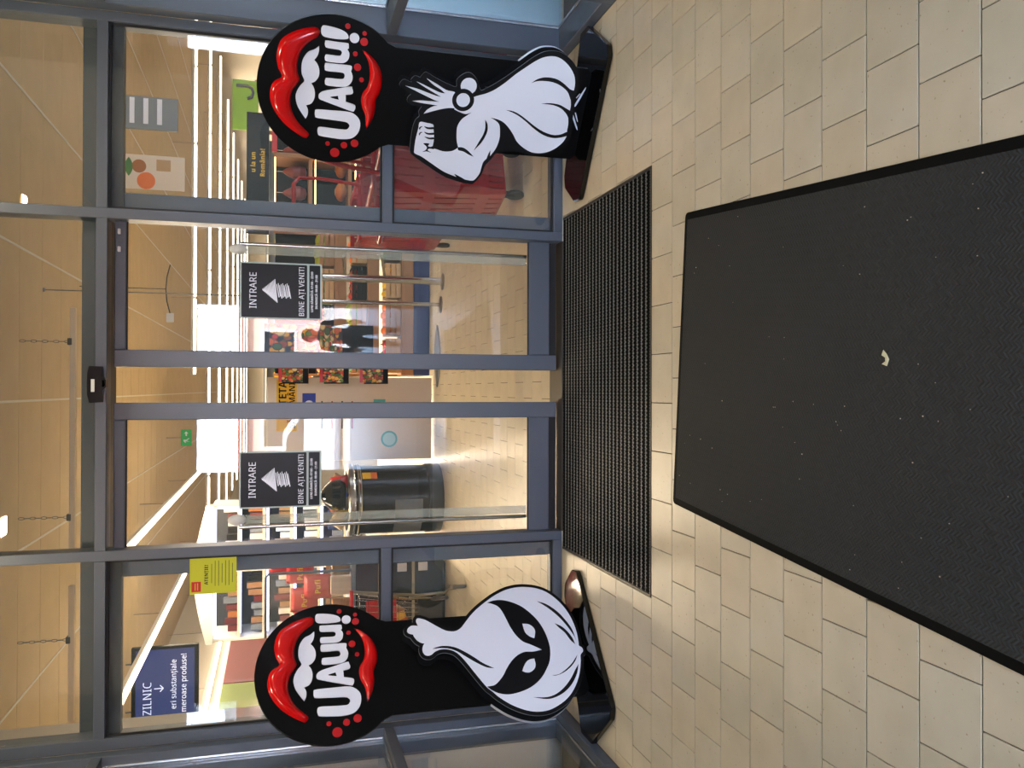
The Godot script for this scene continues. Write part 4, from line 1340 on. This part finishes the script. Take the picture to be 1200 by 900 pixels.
func checkout() -> void:
	var c := thing("checkout_counter", "dark checkout counter with bright steel edge strips", "counter", Vector3(-2.35, 0, -3.75))
	span(c, "body", Vector3(-0.75, 0.03, -0.35), Vector3(0.72, 0.86, 0.30), M.dark_counter, 0.01)
	span(c, "toe_board", Vector3(-0.72, 0.0, -0.3), Vector3(0.68, 0.03, 0.27), M.gasket)
	span(c, "top", Vector3(-0.78, 0.86, -0.38), Vector3(0.75, 0.90, 0.33), M.grey_metal, 0.006)
	for y in [0.30, 0.62]:
		span(c, "steel_strip", Vector3(-0.75, y, 0.30), Vector3(0.72, y + 0.03, 0.308), M.chrome, 0.002)
	for y in [0.18, 0.38]:
		span(c, "corner_plate", Vector3(0.62, y, 0.308), Vector3(0.70, y + 0.09, 0.314), M.white_metal, 0.002)

	# clear screen with hanging red bags beside it
	var s := thing("acrylic_screen", "clear acrylic screen with a grey edge post by the checkout counter", "screen", Vector3(-1.72, 0.90, -3.45))
	span(s, "sheet", Vector3(-0.55, 0.0, -0.004), Vector3(0.02, 0.74, 0.002), M.acrylic)
	part(s, "edge_post", tube([Vector3(0.03, 0, 0), Vector3(0.03, 0.74, 0), Vector3(0.0, 0.77, 0), Vector3(-0.55, 0.77, 0)], 0.013, 8), M.grey_metal)
	for k in 5:
		var p: Vector3 = [Vector3(-1.72, 1.36, -3.60), Vector3(-1.98, 1.32, -3.62), Vector3(-1.85, 1.20, -3.56), Vector3(-2.2, 1.30, -3.6), Vector3(-1.62, 1.52, -3.66)][k]
		var n := thing("red_snack_bag", "shiny red snack bag displayed behind the acrylic screen", "packet", p, 0.2 * k - 0.3, "red bags behind the screen")
		part(n, "pouch", pouch(0.23, 0.25), M.red_bag)
		part(n, "yellow_word", text("Pufi", 0.05, true), M.yellow, Vector3(0, 0.0, 0.031), Vector3(0, 0, 0))
	for k in 4:
		var p: Vector3 = [Vector3(-1.66, 0.90, -3.55), Vector3(-1.84, 0.90, -3.52), Vector3(-2.05, 0.90, -3.55), Vector3(-2.28, 0.90, -3.55)][k]
		var n := thing("cardboard_tray", "cardboard tray of goods standing on the checkout counter", "box", p, 0.1 * k, "trays on the checkout counter")
		part(n, "tray", box(Vector3(0.16, 0.16 + 0.03 * (k % 2), 0.14), 0.003), [M.cardboard, M.cream, M.bread, M.white_metal][k], Vector3(0, 0.09, 0))
		part(n, "flap", box(Vector3(0.15, 0.004, 0.05)), M.cardboard, Vector3(0, 0.20, -0.07), Vector3(0.9, 0, 0))

func cart() -> void:
	var n := thing("shopping_cart", "wire shopping cart with a red seat flap beside the checkout counter", "shopping cart", Vector3(-2.02, 0, -2.85), 0.25)
	var st := SurfaceTool.new()
	st.begin(Mesh.PRIMITIVE_TRIANGLES)
	# basket of wires: x across, z along
	var rect := func(y: float) -> Array:
		var t := (y - 0.42) / 0.5
		var hx := lerpf(0.16, 0.25, t)
		return [Vector3(-hx, y, 0.35 + 0.05 * t), Vector3(hx, y, 0.35 + 0.05 * t), Vector3(hx, y, -0.35 - 0.08 * t), Vector3(-hx, y, -0.35 - 0.08 * t)]
	for k in 7:
		tube_into(st, rect.call(0.42 + k * 0.0833), 0.003 if k % 6 else 0.006, 5, true)
	var bot: Array = rect.call(0.42)
	var top: Array = rect.call(0.92)
	for e in 4:
		var c := 9 if e % 2 == 0 else 14
		for k in c:
			var t := float(k) / c
			tube_into(st, [bot[e].lerp(bot[(e + 1) % 4], t), top[e].lerp(top[(e + 1) % 4], t)], 0.0025, 5)
	for k in 9:
		var t := k / 8.0
		tube_into(st, [bot[0].lerp(bot[1], t), bot[3].lerp(bot[2], t)], 0.0025, 5)
	part(n, "wire_basket", st.commit(), M.chrome)
	var fr := SurfaceTool.new()
	fr.begin(Mesh.PRIMITIVE_TRIANGLES)
	for s in [-1.0, 1.0]:
		tube_into(fr, [Vector3(s * 0.25, 0.98, 0.46), Vector3(s * 0.24, 0.90, 0.40), Vector3(s * 0.19, 0.40, 0.28), Vector3(s * 0.20, 0.18, 0.36), Vector3(s * 0.24, 0.14, 0.38)], 0.012, 8)
		tube_into(fr, [Vector3(s * 0.20, 0.18, 0.36), Vector3(s * 0.17, 0.20, 0.0), Vector3(s * 0.16, 0.17, -0.40), Vector3(s * 0.16, 0.13, -0.43)], 0.012, 8)
		tube_into(fr, [Vector3(s * 0.18, 0.40, -0.25), Vector3(s * 0.165, 0.19, -0.30)], 0.010, 8)
	part(n, "chassis", fr.commit(), M.steel)
	part(n, "push_bar", tube([Vector3(-0.26, 0.98, 0.46), Vector3(0.26, 0.98, 0.46)], 0.016, 10), M.red_bag)
	part(n, "seat_flap", box(Vector3(0.34, 0.26, 0.012), 0.004), M.red_bag, Vector3(0, 0.72, 0.30), Vector3(0.15, 0, 0), "red plastic seat flap")
	for w in [Vector3(-0.24, 0.062, 0.38), Vector3(0.24, 0.062, 0.38), Vector3(-0.16, 0.062, -0.44), Vector3(0.16, 0.062, -0.44)]:
		var wh := part(n, "caster", lathe([[0.0, -0.016], [0.05, -0.016], [0.062, -0.008], [0.062, 0.008], [0.05, 0.016], [0.0, 0.016]], 20), M.grey_metal, w, Vector3(0, 0, PI / 2))
		part(wh, "hub", lathe([[0.0, -0.018], [0.022, -0.018], [0.022, 0.018], [0.0, 0.018]], 14), M.white_metal)
		part(n, "caster_fork", box(Vector3(0.044, 0.06, 0.03), 0.004), M.steel, w + Vector3(0, 0.055, 0))
	for k in 4:
		var b := thing("loose_pack", "yellow packet lying in the wire shopping cart", "packet", n.transform * Vector3(-0.1 + 0.07 * k, 0.55, 0.1 - 0.12 * k), 0.6 * k, "packets in the shopping cart")
		part(b, "pouch", pouch(0.18, 0.22), [M.orange, M.yellow, M.bread, M.wood_pale][k], Vector3.ZERO, Vector3(0.3, 0, 0.3))

# ---- further back in the shop
func store_far() -> void:
	# sign boards hung on chains close behind the front
	for b in [[Vector3(-0.30, 3.03, -2.30), 1.80, "pale hanging rail on chains above the sliding doors"], [Vector3(-1.95, 3.03, -2.30), 1.0, "pale hanging rail on chains above the warning notice"]]:
		var n := thing("hanging_rail", b[2], "rail", b[0])
		part(n, "bar", box(Vector3(b[1], 0.04, 0.04), 0.004), M.cream)
		for s in ([-0.36, 0.36] if b[1] > 1.5 else [0.1]):
			var ch := SurfaceTool.new()
			ch.begin(Mesh.PRIMITIVE_TRIANGLES)
			for k in 9:
				var c := Vector3(s * b[1], 0.04 + k * 0.037, 0)
				var link := []
				for q in 8:
					var a := TAU * q / 8
					var u := Vector3(cos(a) * 0.009, sin(a) * 0.022, 0)
					link.append(c + (u if k % 2 == 0 else Vector3(0, u.y, u.x)))
				tube_into(ch, link, 0.0028, 5, true)
			part(n, "chain", ch.commit(), M.grey_metal)
			part(n, "clamp", box(Vector3(0.05, 0.03, 0.05), 0.003), M.frame_dark, Vector3(s * b[1], 0.02, 0))

	# blue information screen
	var tv := thing("information_screen", "blue information screen hung under the shop ceiling", "screen", Vector3(-3.78, 2.93, -7.0))
	part(tv, "housing", box(Vector3(1.02, 0.80, 0.06), 0.006), M.black_plastic)
	part(tv, "display", box(Vector3(0.94, 0.70, 0.004)), M.screen_glow, Vector3(0, 0, 0.031))
	part(tv, "lettering", text("ZILNIC", 0.10), M.screen_ink, Vector3(-0.14, 0.21, 0.034))
	part(tv, "lettering", text("eri substanţiale", 0.066), M.screen_ink, Vector3(0.02, -0.10, 0.034))
	part(tv, "lettering", text("meroase produse!", 0.066), M.screen_ink, Vector3(0.03, -0.22, 0.034))
	for q in [[Vector2(-0.02, 0.13), Vector2(-0.02, 0.02)], [Vector2(-0.06, 0.06), Vector2(-0.02, 0.02)], [Vector2(0.02, 0.06), Vector2(-0.02, 0.02)]]:
		var dd: Vector2 = (q[1] - q[0]).normalized().orthogonal() * 0.006
		part(tv, "arrow_stroke", extrude(PackedVector2Array([q[0] - dd, q[1] - dd, q[1] + dd, q[0] + dd]), 0.033, 0.035), M.screen_ink)
	for x in [-0.3, 0.3]:
		part(tv, "hanger", tube([Vector3(x, 0.4, 0), Vector3(x, 0.47, 0)], 0.012, 6), M.grey_metal)

	for e in [[Vector3(-0.84, 3.08, -11.0), "green exit sign hung beside the tube light rows"], [Vector3(-3.05, 2.70, -11.0), "green exit sign hung above the chiller cabinet"]]:
		var x := thing("exit_sign", e[1], "exit sign", e[0])
		part(x, "case", box(Vector3(0.28, 0.17, 0.04), 0.006), M.exit_glow)
		part(x, "running_figure", extrude(PackedVector2Array([Vector2(-0.02, -0.06), Vector2(0.0, -0.01), Vector2(0.03, -0.05), Vector2(0.045, -0.045), Vector2(0.015, 0.005), Vector2(0.02, 0.04), Vector2(-0.01, 0.045), Vector2(-0.04, 0.01), Vector2(-0.03, 0.0), Vector2(-0.012, 0.015)]), 0.020, 0.022), M.white_print, Vector3(-0.05, 0, 0))
		part(x, "arrow", extrude(PackedVector2Array([Vector2(0.03, -0.012), Vector2(0.07, -0.012), Vector2(0.07, -0.035), Vector2(0.11, 0), Vector2(0.07, 0.035), Vector2(0.07, 0.012), Vector2(0.03, 0.012)]), 0.020, 0.022), M.white_print)
		part(x, "hanger", tube([Vector3(0, 0.085, 0), Vector3(0, CEIL - e[0].y, 0)], 0.006, 6), M.grey_metal)

	# tall chiller with an arched white head
	var ch := thing("chiller_cabinet", "tall open chiller cabinet with a white arched head and cool lights", "chiller", Vector3(-2.55, 0, -8.0))
	span(ch, "plinth", Vector3(-1.0, 0, -0.75), Vector3(0.9, 0.30, 0.0), M.white_metal, 0.01)
	span(ch, "back", Vector3(-1.0, 0.30, -0.75), Vector3(0.9, 2.45, -0.68), M.frame_dark)
	for x in [-1.0, -0.03, 0.86]:
		span(ch, "upright", Vector3(x, 0.30, -0.70), Vector3(x + 0.04, 2.45, 0.02), M.white_metal, 0.004)
	var arch := PackedVector2Array([Vector2(-1.02, 2.43), Vector2(0.92, 2.43), Vector2(0.92, 2.52)])
	for k in 13:
		var t := k / 12.0
		arch.append(Vector2(lerpf(0.92, -1.02, t), 2.52 + 0.16 * sin(PI * t)))
	part(ch, "arched_head", extrude(arch, -0.1, 0.06), M.white_metal)
	var shelf_y := [0.62, 1.0, 1.38, 1.76, 2.10]
	for y in shelf_y:
		span(ch, "shelf", Vector3(-0.96, y - 0.03, -0.68), Vector3(0.86, y, -0.02), M.grey_metal, 0.003)
		span(ch, "price_rail", Vector3(-0.96, y - 0.035, -0.02), Vector3(0.86, y + 0.005, -0.005), M.cream)
		var gl := span(ch, "cool_tube", Vector3(-0.93, y + 0.295, -0.14), Vector3(0.84, y + 0.335, -0.09), M.cool_glow, 0.01)
		if y < 2.0:
			area(gl, Vector2(1.7, 0.05), 0.25, Color(0.8, 0.84, 1.0), Vector3(0, -0.03, 0))
	var tones := [M.red_bag, M.blue, M.cream, M.yellow, M.green, M.bread, M.navy, M.white_metal, M.orange]
	var cool_tones := [M.cream, M.white_metal, M.grey_metal, M.navy, M.cardboard, M.red_wall, M.bread, M.black_plastic, M.wood, M.white_metal]
	for si in 5:
		for k in 18:
			var h := rng.randf_range(0.12, 0.22)
			var tone := rng.randi() % cool_tones.size()
			solo("carton", box(Vector3(0.08, snappedf(h, 0.02), 0.07), 0.004), cool_tones[tone], Vector3(-2.55 - 0.87 + k * 0.1, shelf_y[si] + snappedf(h, 0.02) / 2, -8.0 - 0.18), "%s %s carton on the %s shelf of the chiller cabinet" % ["tall" if h > 0.17 else "low", ["cream", "white", "grey", "navy", "brown", "red", "tan", "black", "wooden brown", "white"][tone], ["lowest", "second", "third", "fourth", "top"][si]], "carton", "cartons in the chiller cabinet")

	# grey goods shelf left of the chiller
	var gs := thing("grocery_rack", "dark grocery rack with full shelves before the red wall", "rack", Vector3(-3.95, 0, -10.5))
	for x in [-0.45, 0.42]:
		span(gs, "upright", Vector3(x, 0, -0.25), Vector3(x + 0.03, 1.7, 0.25), M.grey_metal)
	for y in [0.15, 0.55, 0.95, 1.35]:
		span(gs, "shelf", Vector3(-0.43, y - 0.02, -0.25), Vector3(0.43, y, 0.25), M.grey_metal)
	for si in 4:
		for k in 6:
			solo("grocery_box", box(Vector3(0.12, 0.22, 0.12), 0.003), tones[(k * 3 + si) % tones.size()], Vector3(-3.95 - 0.35 + k * 0.14, [0.15, 0.55, 0.95, 1.35][si] + 0.11, -10.4), "grocery box on the %s shelf of the dark rack" % ["lowest", "second", "third", "top"][si], "box", "boxes on the grocery rack")

	# delicatessen cabinet with hams and loaves
	var cab := thing("bread_cabinet", "black bread and ham cabinet with wooden posts behind the red baskets", "cabinet", Vector3(2.95, 0, -5.2))
	span(cab, "back", Vector3(-1.1, 0.0, -0.50), Vector3(1.6, 1.62, -0.45), M.black_plastic)
	for x in [-1.1, -0.35, 0.45, 1.55]:
		span(cab, "post", Vector3(x, 0, -0.45), Vector3(x + 0.05, 1.62, 0.0), M.wood, 0.004)
	for y in [0.35, 0.80, 1.24]:
		span(cab, "shelf", Vector3(-1.05, y - 0.04, -0.45), Vector3(1.55, y, -0.01), M.wood, 0.003)
		span(cab, "shelf_light", Vector3(-1.0, y + 0.36, -0.06), Vector3(1.5, y + 0.37, -0.03), M.warm_glow)
	span(cab, "red_edge", Vector3(-0.30, 1.585, -0.02), Vector3(1.6, 1.64, 0.01), M.red_bag)
	var hd := part(cab, "head_board", box(Vector3(1.35, 0.24, 0.03), 0.003), M.ink, Vector3(-0.55, 1.79, -0.02))
	part(hd, "lettering", text("u la un", 0.05, true), M.yellow, Vector3(0.12, 0.05, 0.016))
	part(hd, "lettering", text("România!", 0.05, true), M.yellow, Vector3(0.12, -0.05, 0.016))
	for k in 9:
		var x := 2.0 + k * 0.24
		var h := thing("ham", "smoked ham hung in the black bread cabinet", "ham", Vector3(x, 1.25, -5.38), 0.5 * k, "hams in the bread cabinet")
		part(h, "body", lathe([[0.0, 0.0], [0.06, 0.02], [0.085, 0.08], [0.075, 0.16], [0.035, 0.24], [0.012, 0.27]], 12), M.ham)
		part(h, "string", tube([Vector3(0, 0.27, 0), Vector3(0, 0.34, 0)], 0.003, 5), M.cream)
	for k in 16:
		var l := thing("bread_loaf", "golden bread loaf on the %s shelf of the black cabinet" % ["middle" if k < 8 else "lowest"], "bread", Vector3(2.02 + (k % 8) * 0.27, 0.80 if k < 8 else 0.35, -5.40), 0.3 * (k % 3), "loaves in the bread cabinet")
		part(l, "loaf", ball(0.11, Vector3(1.0, 0.62, 1.0), 12), M.bread, Vector3(0, 0.068, 0))
		for c in 2:
			part(l, "score", box(Vector3(0.09, 0.008, 0.012), 0.002), M.wood_pale, Vector3(0, 0.134, -0.02 + 0.04 * c), Vector3(0, 0.4, 0))

	# lime sign wall and boxes at the far side
	var lw := thing("lime_sign", "lime green market sign over stacked boxes", "sign", Vector3(4.55, 2.08, -9.6))
	part(lw, "panel", box(Vector3(0.8, 0.40, 0.05), 0.004), M.lime_sign)
	part(lw, "curl_mark", tube([Vector3(0.3, 0.14, 0.03), Vector3(0.3, -0.04, 0.03), Vector3(0.27, -0.10, 0.03), Vector3(0.20, -0.12, 0.03), Vector3(0.13, -0.10, 0.03), Vector3(0.10, -0.03, 0.03)], 0.025, 6), M.grey_metal)
	for x in [-0.4, 0.4]:
		part(lw, "post", box(Vector3(0.05, 1.95, 0.05)), M.wood, Vector3(x, -1.12, -0.03))
	for k in 15:
		var x := 3.3 + (k % 5) * 0.52
		var y := floorf(k / 5.0) * 0.42
		var b := thing("cardboard_box", "%s cardboard box in the %s layer under the lime sign" % [["brown", "pale", "brown"][k % 3], ["bottom", "middle", "top"][k / 5]], "box", Vector3(x, y, -9.2), 0.0, "boxes under the lime sign")
		part(b, "carton", box(Vector3(0.49, 0.415, 0.40), 0.004), [M.cardboard, M.wood_pale, M.cardboard][k % 3], Vector3(0, 0.2085, 0))
		part(b, "tape", box(Vector3(0.492, 0.04, 0.002)), M.cream, Vector3(0, 0.21, 0.201))

	# banner and grey board under the ceiling
	var ba := thing("food_banner", "cream food banner hung under the ceiling near the bread cabinet", "banner", Vector3(2.28, 2.86, -5.0), 0.0)
	part(ba, "sheet", box(Vector3(0.36, 0.66, 0.006)), M.cream)
	part(ba, "fruit_print", extrude(disc(Vector2(-0.09, 0.05), 0.09), 0.003, 0.004), M.orange)
	part(ba, "fruit_print", extrude(disc(Vector2(0.06, 0.12), 0.07), 0.003, 0.004), M.bread)
	part(ba, "leaf_print", extrude(lens(0.2, 0.08), 0.003, 0.004), M.pepper_green, Vector3(0.05, 0.22, 0))
	part(ba, "pack_print", box(Vector3(0.12, 0.14, 0.002)), M.wood_pale, Vector3(0.08, -0.12, 0.004))
	part(ba, "hang_wire", tube([Vector3(-0.18, 0.26, 0), Vector3(-0.18, CEIL - 2.86, 0)], 0.003, 5), M.grey_metal)
	part(ba, "hang_wire", tube([Vector3(0.18, 0.26, 0), Vector3(0.18, CEIL - 2.86, 0)], 0.003, 5), M.grey_metal)
	var gb := thing("aisle_board", "grey aisle board hung under the ceiling", "sign", Vector3(3.02, 2.95, -5.4), 0.0)
	part(gb, "panel", box(Vector3(0.36, 0.62, 0.04), 0.004), M.grey_metal)
	for k in 3:
		part(gb, "white_bar", box(Vector3(0.28, 0.05, 0.004)), M.white_print, Vector3(0.02, 0.16 - k * 0.14, 0.022))
	part(gb, "hang_wire", tube([Vector3(0, 0.31, 0), Vector3(0, CEIL - 2.95, 0)], 0.004, 5), M.grey_metal)

	# thin curved rail under the ceiling
	var cr := thing("curved_rail", "thin dark curved rail with a white end plate hung under the ceiling", "rail", Vector3(0.98, 2.62, -4.3))
	part(cr, "rail", tube([Vector3(-0.24, -0.03, 0), Vector3(-0.12, 0.0, 0), Vector3(0, 0.01, 0), Vector3(0.12, 0.0, 0), Vector3(0.24, -0.03, 0)], 0.006, 6), M.frame_dark)
	part(cr, "end_plate", box(Vector3(0.09, 0.07, 0.012), 0.003), M.white_metal, Vector3(-0.28, -0.03, 0))
	part(cr, "hang_wire", tube([Vector3(0, 0.01, 0), Vector3(0, CEIL - 2.62, 0)], 0.004, 5), M.frame_dark)
	var hp := thing("hanging_pole", "long dark pole hung from the ceiling behind the sliding door", "pole", Vector3(0.80, 1.75, -3.0))
	part(hp, "pole", tube([Vector3(0, 0.0, 0), Vector3(0, CEIL - 1.75, 0)], 0.005, 8), M.grey_metal)
	part(hp, "ceiling_rose", lathe([[0.0, CEIL - 1.765], [0.015, CEIL - 1.763], [0.018, CEIL - 1.75]], 12), M.grey_metal)

	# tall racks across the back of the shop
	for i in 4:
		var r := thing("back_rack", "tall full rack standing %s in the back of the shop" % ["first", "second", "third", "fourth"][i], "rack", Vector3(0.2 + i * 2.1, 0, -17.0 - i * 1.5))
		span(r, "carcass", Vector3(-0.95, 0, -0.4), Vector3(0.95, 1.9, -0.3), M.grey_metal)
		for y in [0.2, 0.75, 1.3, 1.85]:
			span(r, "shelf", Vector3(-0.95, y - 0.03, -0.3), Vector3(0.95, y, 0.2), M.white_metal)
		for s in 3:
			for k in 8:
				part(r, "goods_box", box(Vector3(0.2, 0.34, 0.3), 0.004), tones[(k + s * 4 + i) % tones.size()], Vector3(-0.82 + k * 0.235, [0.2, 0.75, 1.3][s] + 0.17, 0.0))

# ---- the street behind the photographer, mirrored in the glass
func outdoors() -> void:
	var pv := thing("pavement", "pale concrete pavement outside the entrance", "pavement", Vector3.ZERO, 0.0, "", "structure")
	span(pv, "slab", Vector3(-30, -0.15, 5.1), Vector3(30, -0.01, 40), M.pavement)
	var b := thing("street_building", "pink house with white windows across the street", "building", Vector3(0, 0, 26))
	span(b, "wall", Vector3(-9, 0, 0), Vector3(9, 2.6, 8), M.pink_wall)
	span(b, "roof", Vector3(-9.4, 2.6, -0.4), Vector3(9.4, 2.85, 8), M.red_wall, 0.05)
	for k in 6:
		var w := part(b, "window", box(Vector3(1.2, 1.2, 0.08), 0.01), M.white_metal, Vector3(-7.5 + k * 3.0, 1.5, -0.03))
		part(w, "pane", box(Vector3(1.0, 1.0, 0.02)), M.window_dark, Vector3(0, 0, -0.05))
	var car := thing("parked_car", "white car parked across the street", "car", Vector3(-1.6, 0, 17), 0.0)
	var prof := PackedVector2Array([Vector2(-2.1, 0.35), Vector2(2.1, 0.35), Vector2(2.15, 0.75), Vector2(1.2, 0.95), Vector2(0.5, 1.42), Vector2(-1.1, 1.45), Vector2(-1.9, 0.98), Vector2(-2.15, 0.9)])
	part(car, "body", extrude(prof, -0.85, 0.85), M.car_white)
	part(car, "side_window", extrude(PackedVector2Array([Vector2(1.0, 0.95), Vector2(0.45, 1.35), Vector2(-1.05, 1.38), Vector2(-1.6, 0.98)]), -0.86, -0.85), M.window_dark)
	for x in [-1.35, 1.35]:
		for z in [-0.78, 0.78]:
			part(car, "wheel", lathe([[0.0, -0.1], [0.30, -0.1], [0.33, -0.06], [0.33, 0.06], [0.30, 0.1], [0.0, 0.1]], 20), M.rubber, Vector3(x, 0.33, z), Vector3(PI / 2, 0, 0))
	passer_by()
	for t in [[Vector3(10.5, 0, 15), 2.4], [Vector3(13.5, 0, 18), 3.0], [Vector3(-12, 0, 20), 2.6]]:
		tree(t[0], t[1])

# one continuous figure: tapered capsules joined with a smooth minimum, meshed as surface nets
func passer_by() -> void:
	var n := thing("person", "short person in a dark top and dark trousers standing outside the open doorway", "person", Vector3(0.70, 0, 6.5), PI)
	var bones := [
		[Vector3(0, 0.66, 0), 0.105, Vector3(0, 0.80, 0.005), 0.10], [Vector3(0, 0.80, 0.005), 0.10, Vector3(0, 0.97, 0), 0.105], [Vector3(-0.09, 0.99, 0), 0.055, Vector3(0.09, 0.99, 0), 0.055],
		[Vector3(0, 1.0, 0), 0.045, Vector3(0, 1.09, 0.012), 0.042], [Vector3(0, 1.14, 0.02), 0.075, Vector3(0, 1.19, 0.012), 0.085], [Vector3(0, 1.155, 0.09), 0.012, Vector3(0, 1.135, 0.102), 0.014],
		[Vector3(-0.083, 1.15, 0.01), 0.016, Vector3(-0.086, 1.17, 0.01), 0.014], [Vector3(0.083, 1.15, 0.01), 0.016, Vector3(0.086, 1.17, 0.01), 0.014],
	]
	for s in [-1.0, 1.0]:
		bones += [
			[Vector3(s * 0.145, 0.985, 0), 0.048, Vector3(s * 0.185, 0.78, -0.01), 0.038], [Vector3(s * 0.185, 0.78, -0.01), 0.037, Vector3(s * 0.19, 0.60, 0.03), 0.027],
			[Vector3(s * 0.19, 0.59, 0.033), 0.026, Vector3(s * 0.188, 0.53, 0.045), 0.030],
			[Vector3(s * 0.07, 0.62, 0), 0.082, Vector3(s * 0.085, 0.36, 0.012), 0.056], [Vector3(s * 0.085, 0.36, 0.012), 0.055, Vector3(s * 0.095, 0.08, -0.01), 0.036],
			[Vector3(s * 0.095, 0.045, -0.03), 0.036, Vector3(s * 0.105, 0.032, 0.11), 0.031],
		]
		for k in 4:
			var x: float = s * (0.182 + 0.0) + 0.0
			bones.append([Vector3(x, 0.525, 0.026 + k * 0.014), 0.0085, Vector3(x - s * 0.006, 0.455 + absf(k - 1.4) * 0.008, 0.036 + k * 0.014), 0.0075])
		bones.append([Vector3(s * 0.178, 0.56, 0.065), 0.010, Vector3(s * 0.165, 0.505, 0.085), 0.008])
	var cell := 0.012
	var lo := Vector3(-0.26, -0.01, -0.14)
	var dim := Vector3i(44, 110, 26)
	var field := PackedFloat32Array()
	field.resize(dim.x * dim.y * dim.z)
	field.fill(1.0)
	for b in bones:
		var pad := 0.05
		var r: float = maxf(b[1], b[3]) + pad
		var a0: Vector3 = ((b[0].min(b[2]) - Vector3.ONE * r - lo) / cell).floor()
		var a1: Vector3 = ((b[0].max(b[2]) + Vector3.ONE * r - lo) / cell).ceil()
		var ab: Vector3 = b[2] - b[0]
		var soft_k := 0.008 if maxf(b[1], b[3]) < 0.02 else 0.028
		for z in range(maxi(0, int(a0.z)), mini(dim.z, int(a1.z))):
			for y in range(maxi(0, int(a0.y)), mini(dim.y, int(a1.y))):
				for x in range(maxi(0, int(a0.x)), mini(dim.x, int(a1.x))):
					var p := lo + Vector3(x, y, z) * cell
					var t := clampf((p - b[0]).dot(ab) / ab.length_squared(), 0, 1)
					var d: float = p.distance_to(b[0] + ab * t) - lerpf(b[1], b[3], t)
					var i := (z * dim.y + y) * dim.x + x
					var o := field[i]
					var h := maxf(soft_k - absf(o - d), 0.0) / soft_k
					field[i] = minf(o, d) - h * h * soft_k * 0.25
	var ids := {}
	var verts := PackedVector3Array()
	var cols := PackedColorArray()
	var index := PackedInt32Array()
	var at_cell := func(x: int, y: int, z: int) -> int:
		var key := (z * dim.y + y) * dim.x + x
		if ids.has(key):
			return ids[key]
		var sum := Vector3.ZERO
		var cnt := 0
		for e in [[0, 0, 0, 0], [0, 1, 0, 0], [0, 0, 1, 0], [0, 1, 1, 0], [1, 0, 0, 0], [1, 1, 0, 0], [1, 0, 0, 1], [1, 1, 0, 1], [2, 0, 0, 0], [2, 1, 0, 0], [2, 0, 1, 0], [2, 1, 1, 0]]:
			var o := Vector3i(e[1], e[2], e[3])
			if e[0] == 0:
				o = Vector3i(0, e[1], e[2])
			elif e[0] == 1:
				o = Vector3i(e[1], 0, e[3])
			else:
				o = Vector3i(e[1], e[2], 0)
			var q := o
			q[e[0]] += 1
			var f0 := field[((z + o.z) * dim.y + y + o.y) * dim.x + x + o.x]
			var f1 := field[((z + q.z) * dim.y + y + q.y) * dim.x + x + q.x]
			if (f0 < 0) != (f1 < 0):
				sum += Vector3(o).lerp(Vector3(q), f0 / (f0 - f1))
				cnt += 1
		var p := lo + (Vector3(x, y, z) + sum / maxi(cnt, 1)) * cell
		ids[key] = verts.size()
		verts.append(p)
		var c := Color(0.55, 0.33, 0.23)
		if p.y < 0.075:
			c = Color(0.03, 0.03, 0.03)
		elif p.y < 0.66 and absf(p.x) < 0.158:
			c = Color(0.05, 0.045, 0.06)
		elif p.y < 1.035 and (p.y > 0.60):
			c = Color(0.10, 0.05, 0.07)
		elif p.y > 1.19 or (p.y > 1.11 and p.z < 0.005):
			c = Color(0.04, 0.025, 0.02)
		cols.append(c)
		return ids[key]
	for z in range(1, dim.z - 1):
		for y in range(1, dim.y - 1):
			for x in range(1, dim.x - 1):
				var f0 := field[(z * dim.y + y) * dim.x + x]
				for ax in 3:
					var q := Vector3i(x, y, z)
					q[ax] += 1
					var f1 := field[(q.z * dim.y + q.y) * dim.x + q.x]
					if (f0 < 0) == (f1 < 0):
						continue
					var u := Vector3i.ZERO
					var v := Vector3i.ZERO
					u[(ax + 1) % 3] = -1
					v[(ax + 2) % 3] = -1
					var c := [at_cell.call(x, y, z), at_cell.call(x + u.x, y + u.y, z + u.z), at_cell.call(x + u.x + v.x, y + u.y + v.y, z + u.z + v.z), at_cell.call(x + v.x, y + v.y, z + v.z)]
					for k in ([0, 2, 1, 0, 3, 2] if f0 < 0 else [0, 1, 2, 0, 2, 3]):
						index.append(c[k])
	var st := SurfaceTool.new()
	st.begin(Mesh.PRIMITIVE_TRIANGLES)
	st.set_smooth_group(0)
	for i in verts.size():
		st.set_color(cols[i])
		st.add_vertex(verts[i])
	for i in index:
		st.add_index(i)
	st.generate_normals()
	var m := mat("figure", Color(1, 1, 1), 0.8)
	m.vertex_color_use_as_albedo = true
	part(n, "body", st.commit(), m)
	for s in [-1.0, 1.0]:
		part(n, "eye", ball(0.008, Vector3(1.3, 0.8, 1), 8), M.white_print, Vector3(s * 0.03, 1.165, 0.094))
	part(n, "mouth", box(Vector3(0.035, 0.006, 0.006), 0.002), M.ham, Vector3(0, 1.112, 0.092))

func tree(at: Vector3, s: float) -> void:
	var n := thing("street_tree", "small leafy street tree on the pavement", "tree", at, at.x, "street trees")
	part(n, "trunk", lathe([[0.09 * s, 0.0], [0.06 * s, 0.5 * s], [0.03 * s, 1.0 * s]], 10), M.bark)
	var st := new_st()
	for k in 900:
		var d := Vector3(rng.randfn(), rng.randfn(), rng.randfn()).normalized()
		var c := Vector3(0, 0.95 * s, 0) + d * Vector3(0.5, 0.42, 0.5) * s * pow(rng.randf(), 0.4)
		var u := Vector3(rng.randfn(), rng.randfn(), rng.randfn()).normalized() * 0.07 * s
		var v := u.cross(d).normalized() * 0.04 * s
		quad(st, c - u, c - v, c + u, c + v)
	part(n, "foliage", done(st), M.leaf)
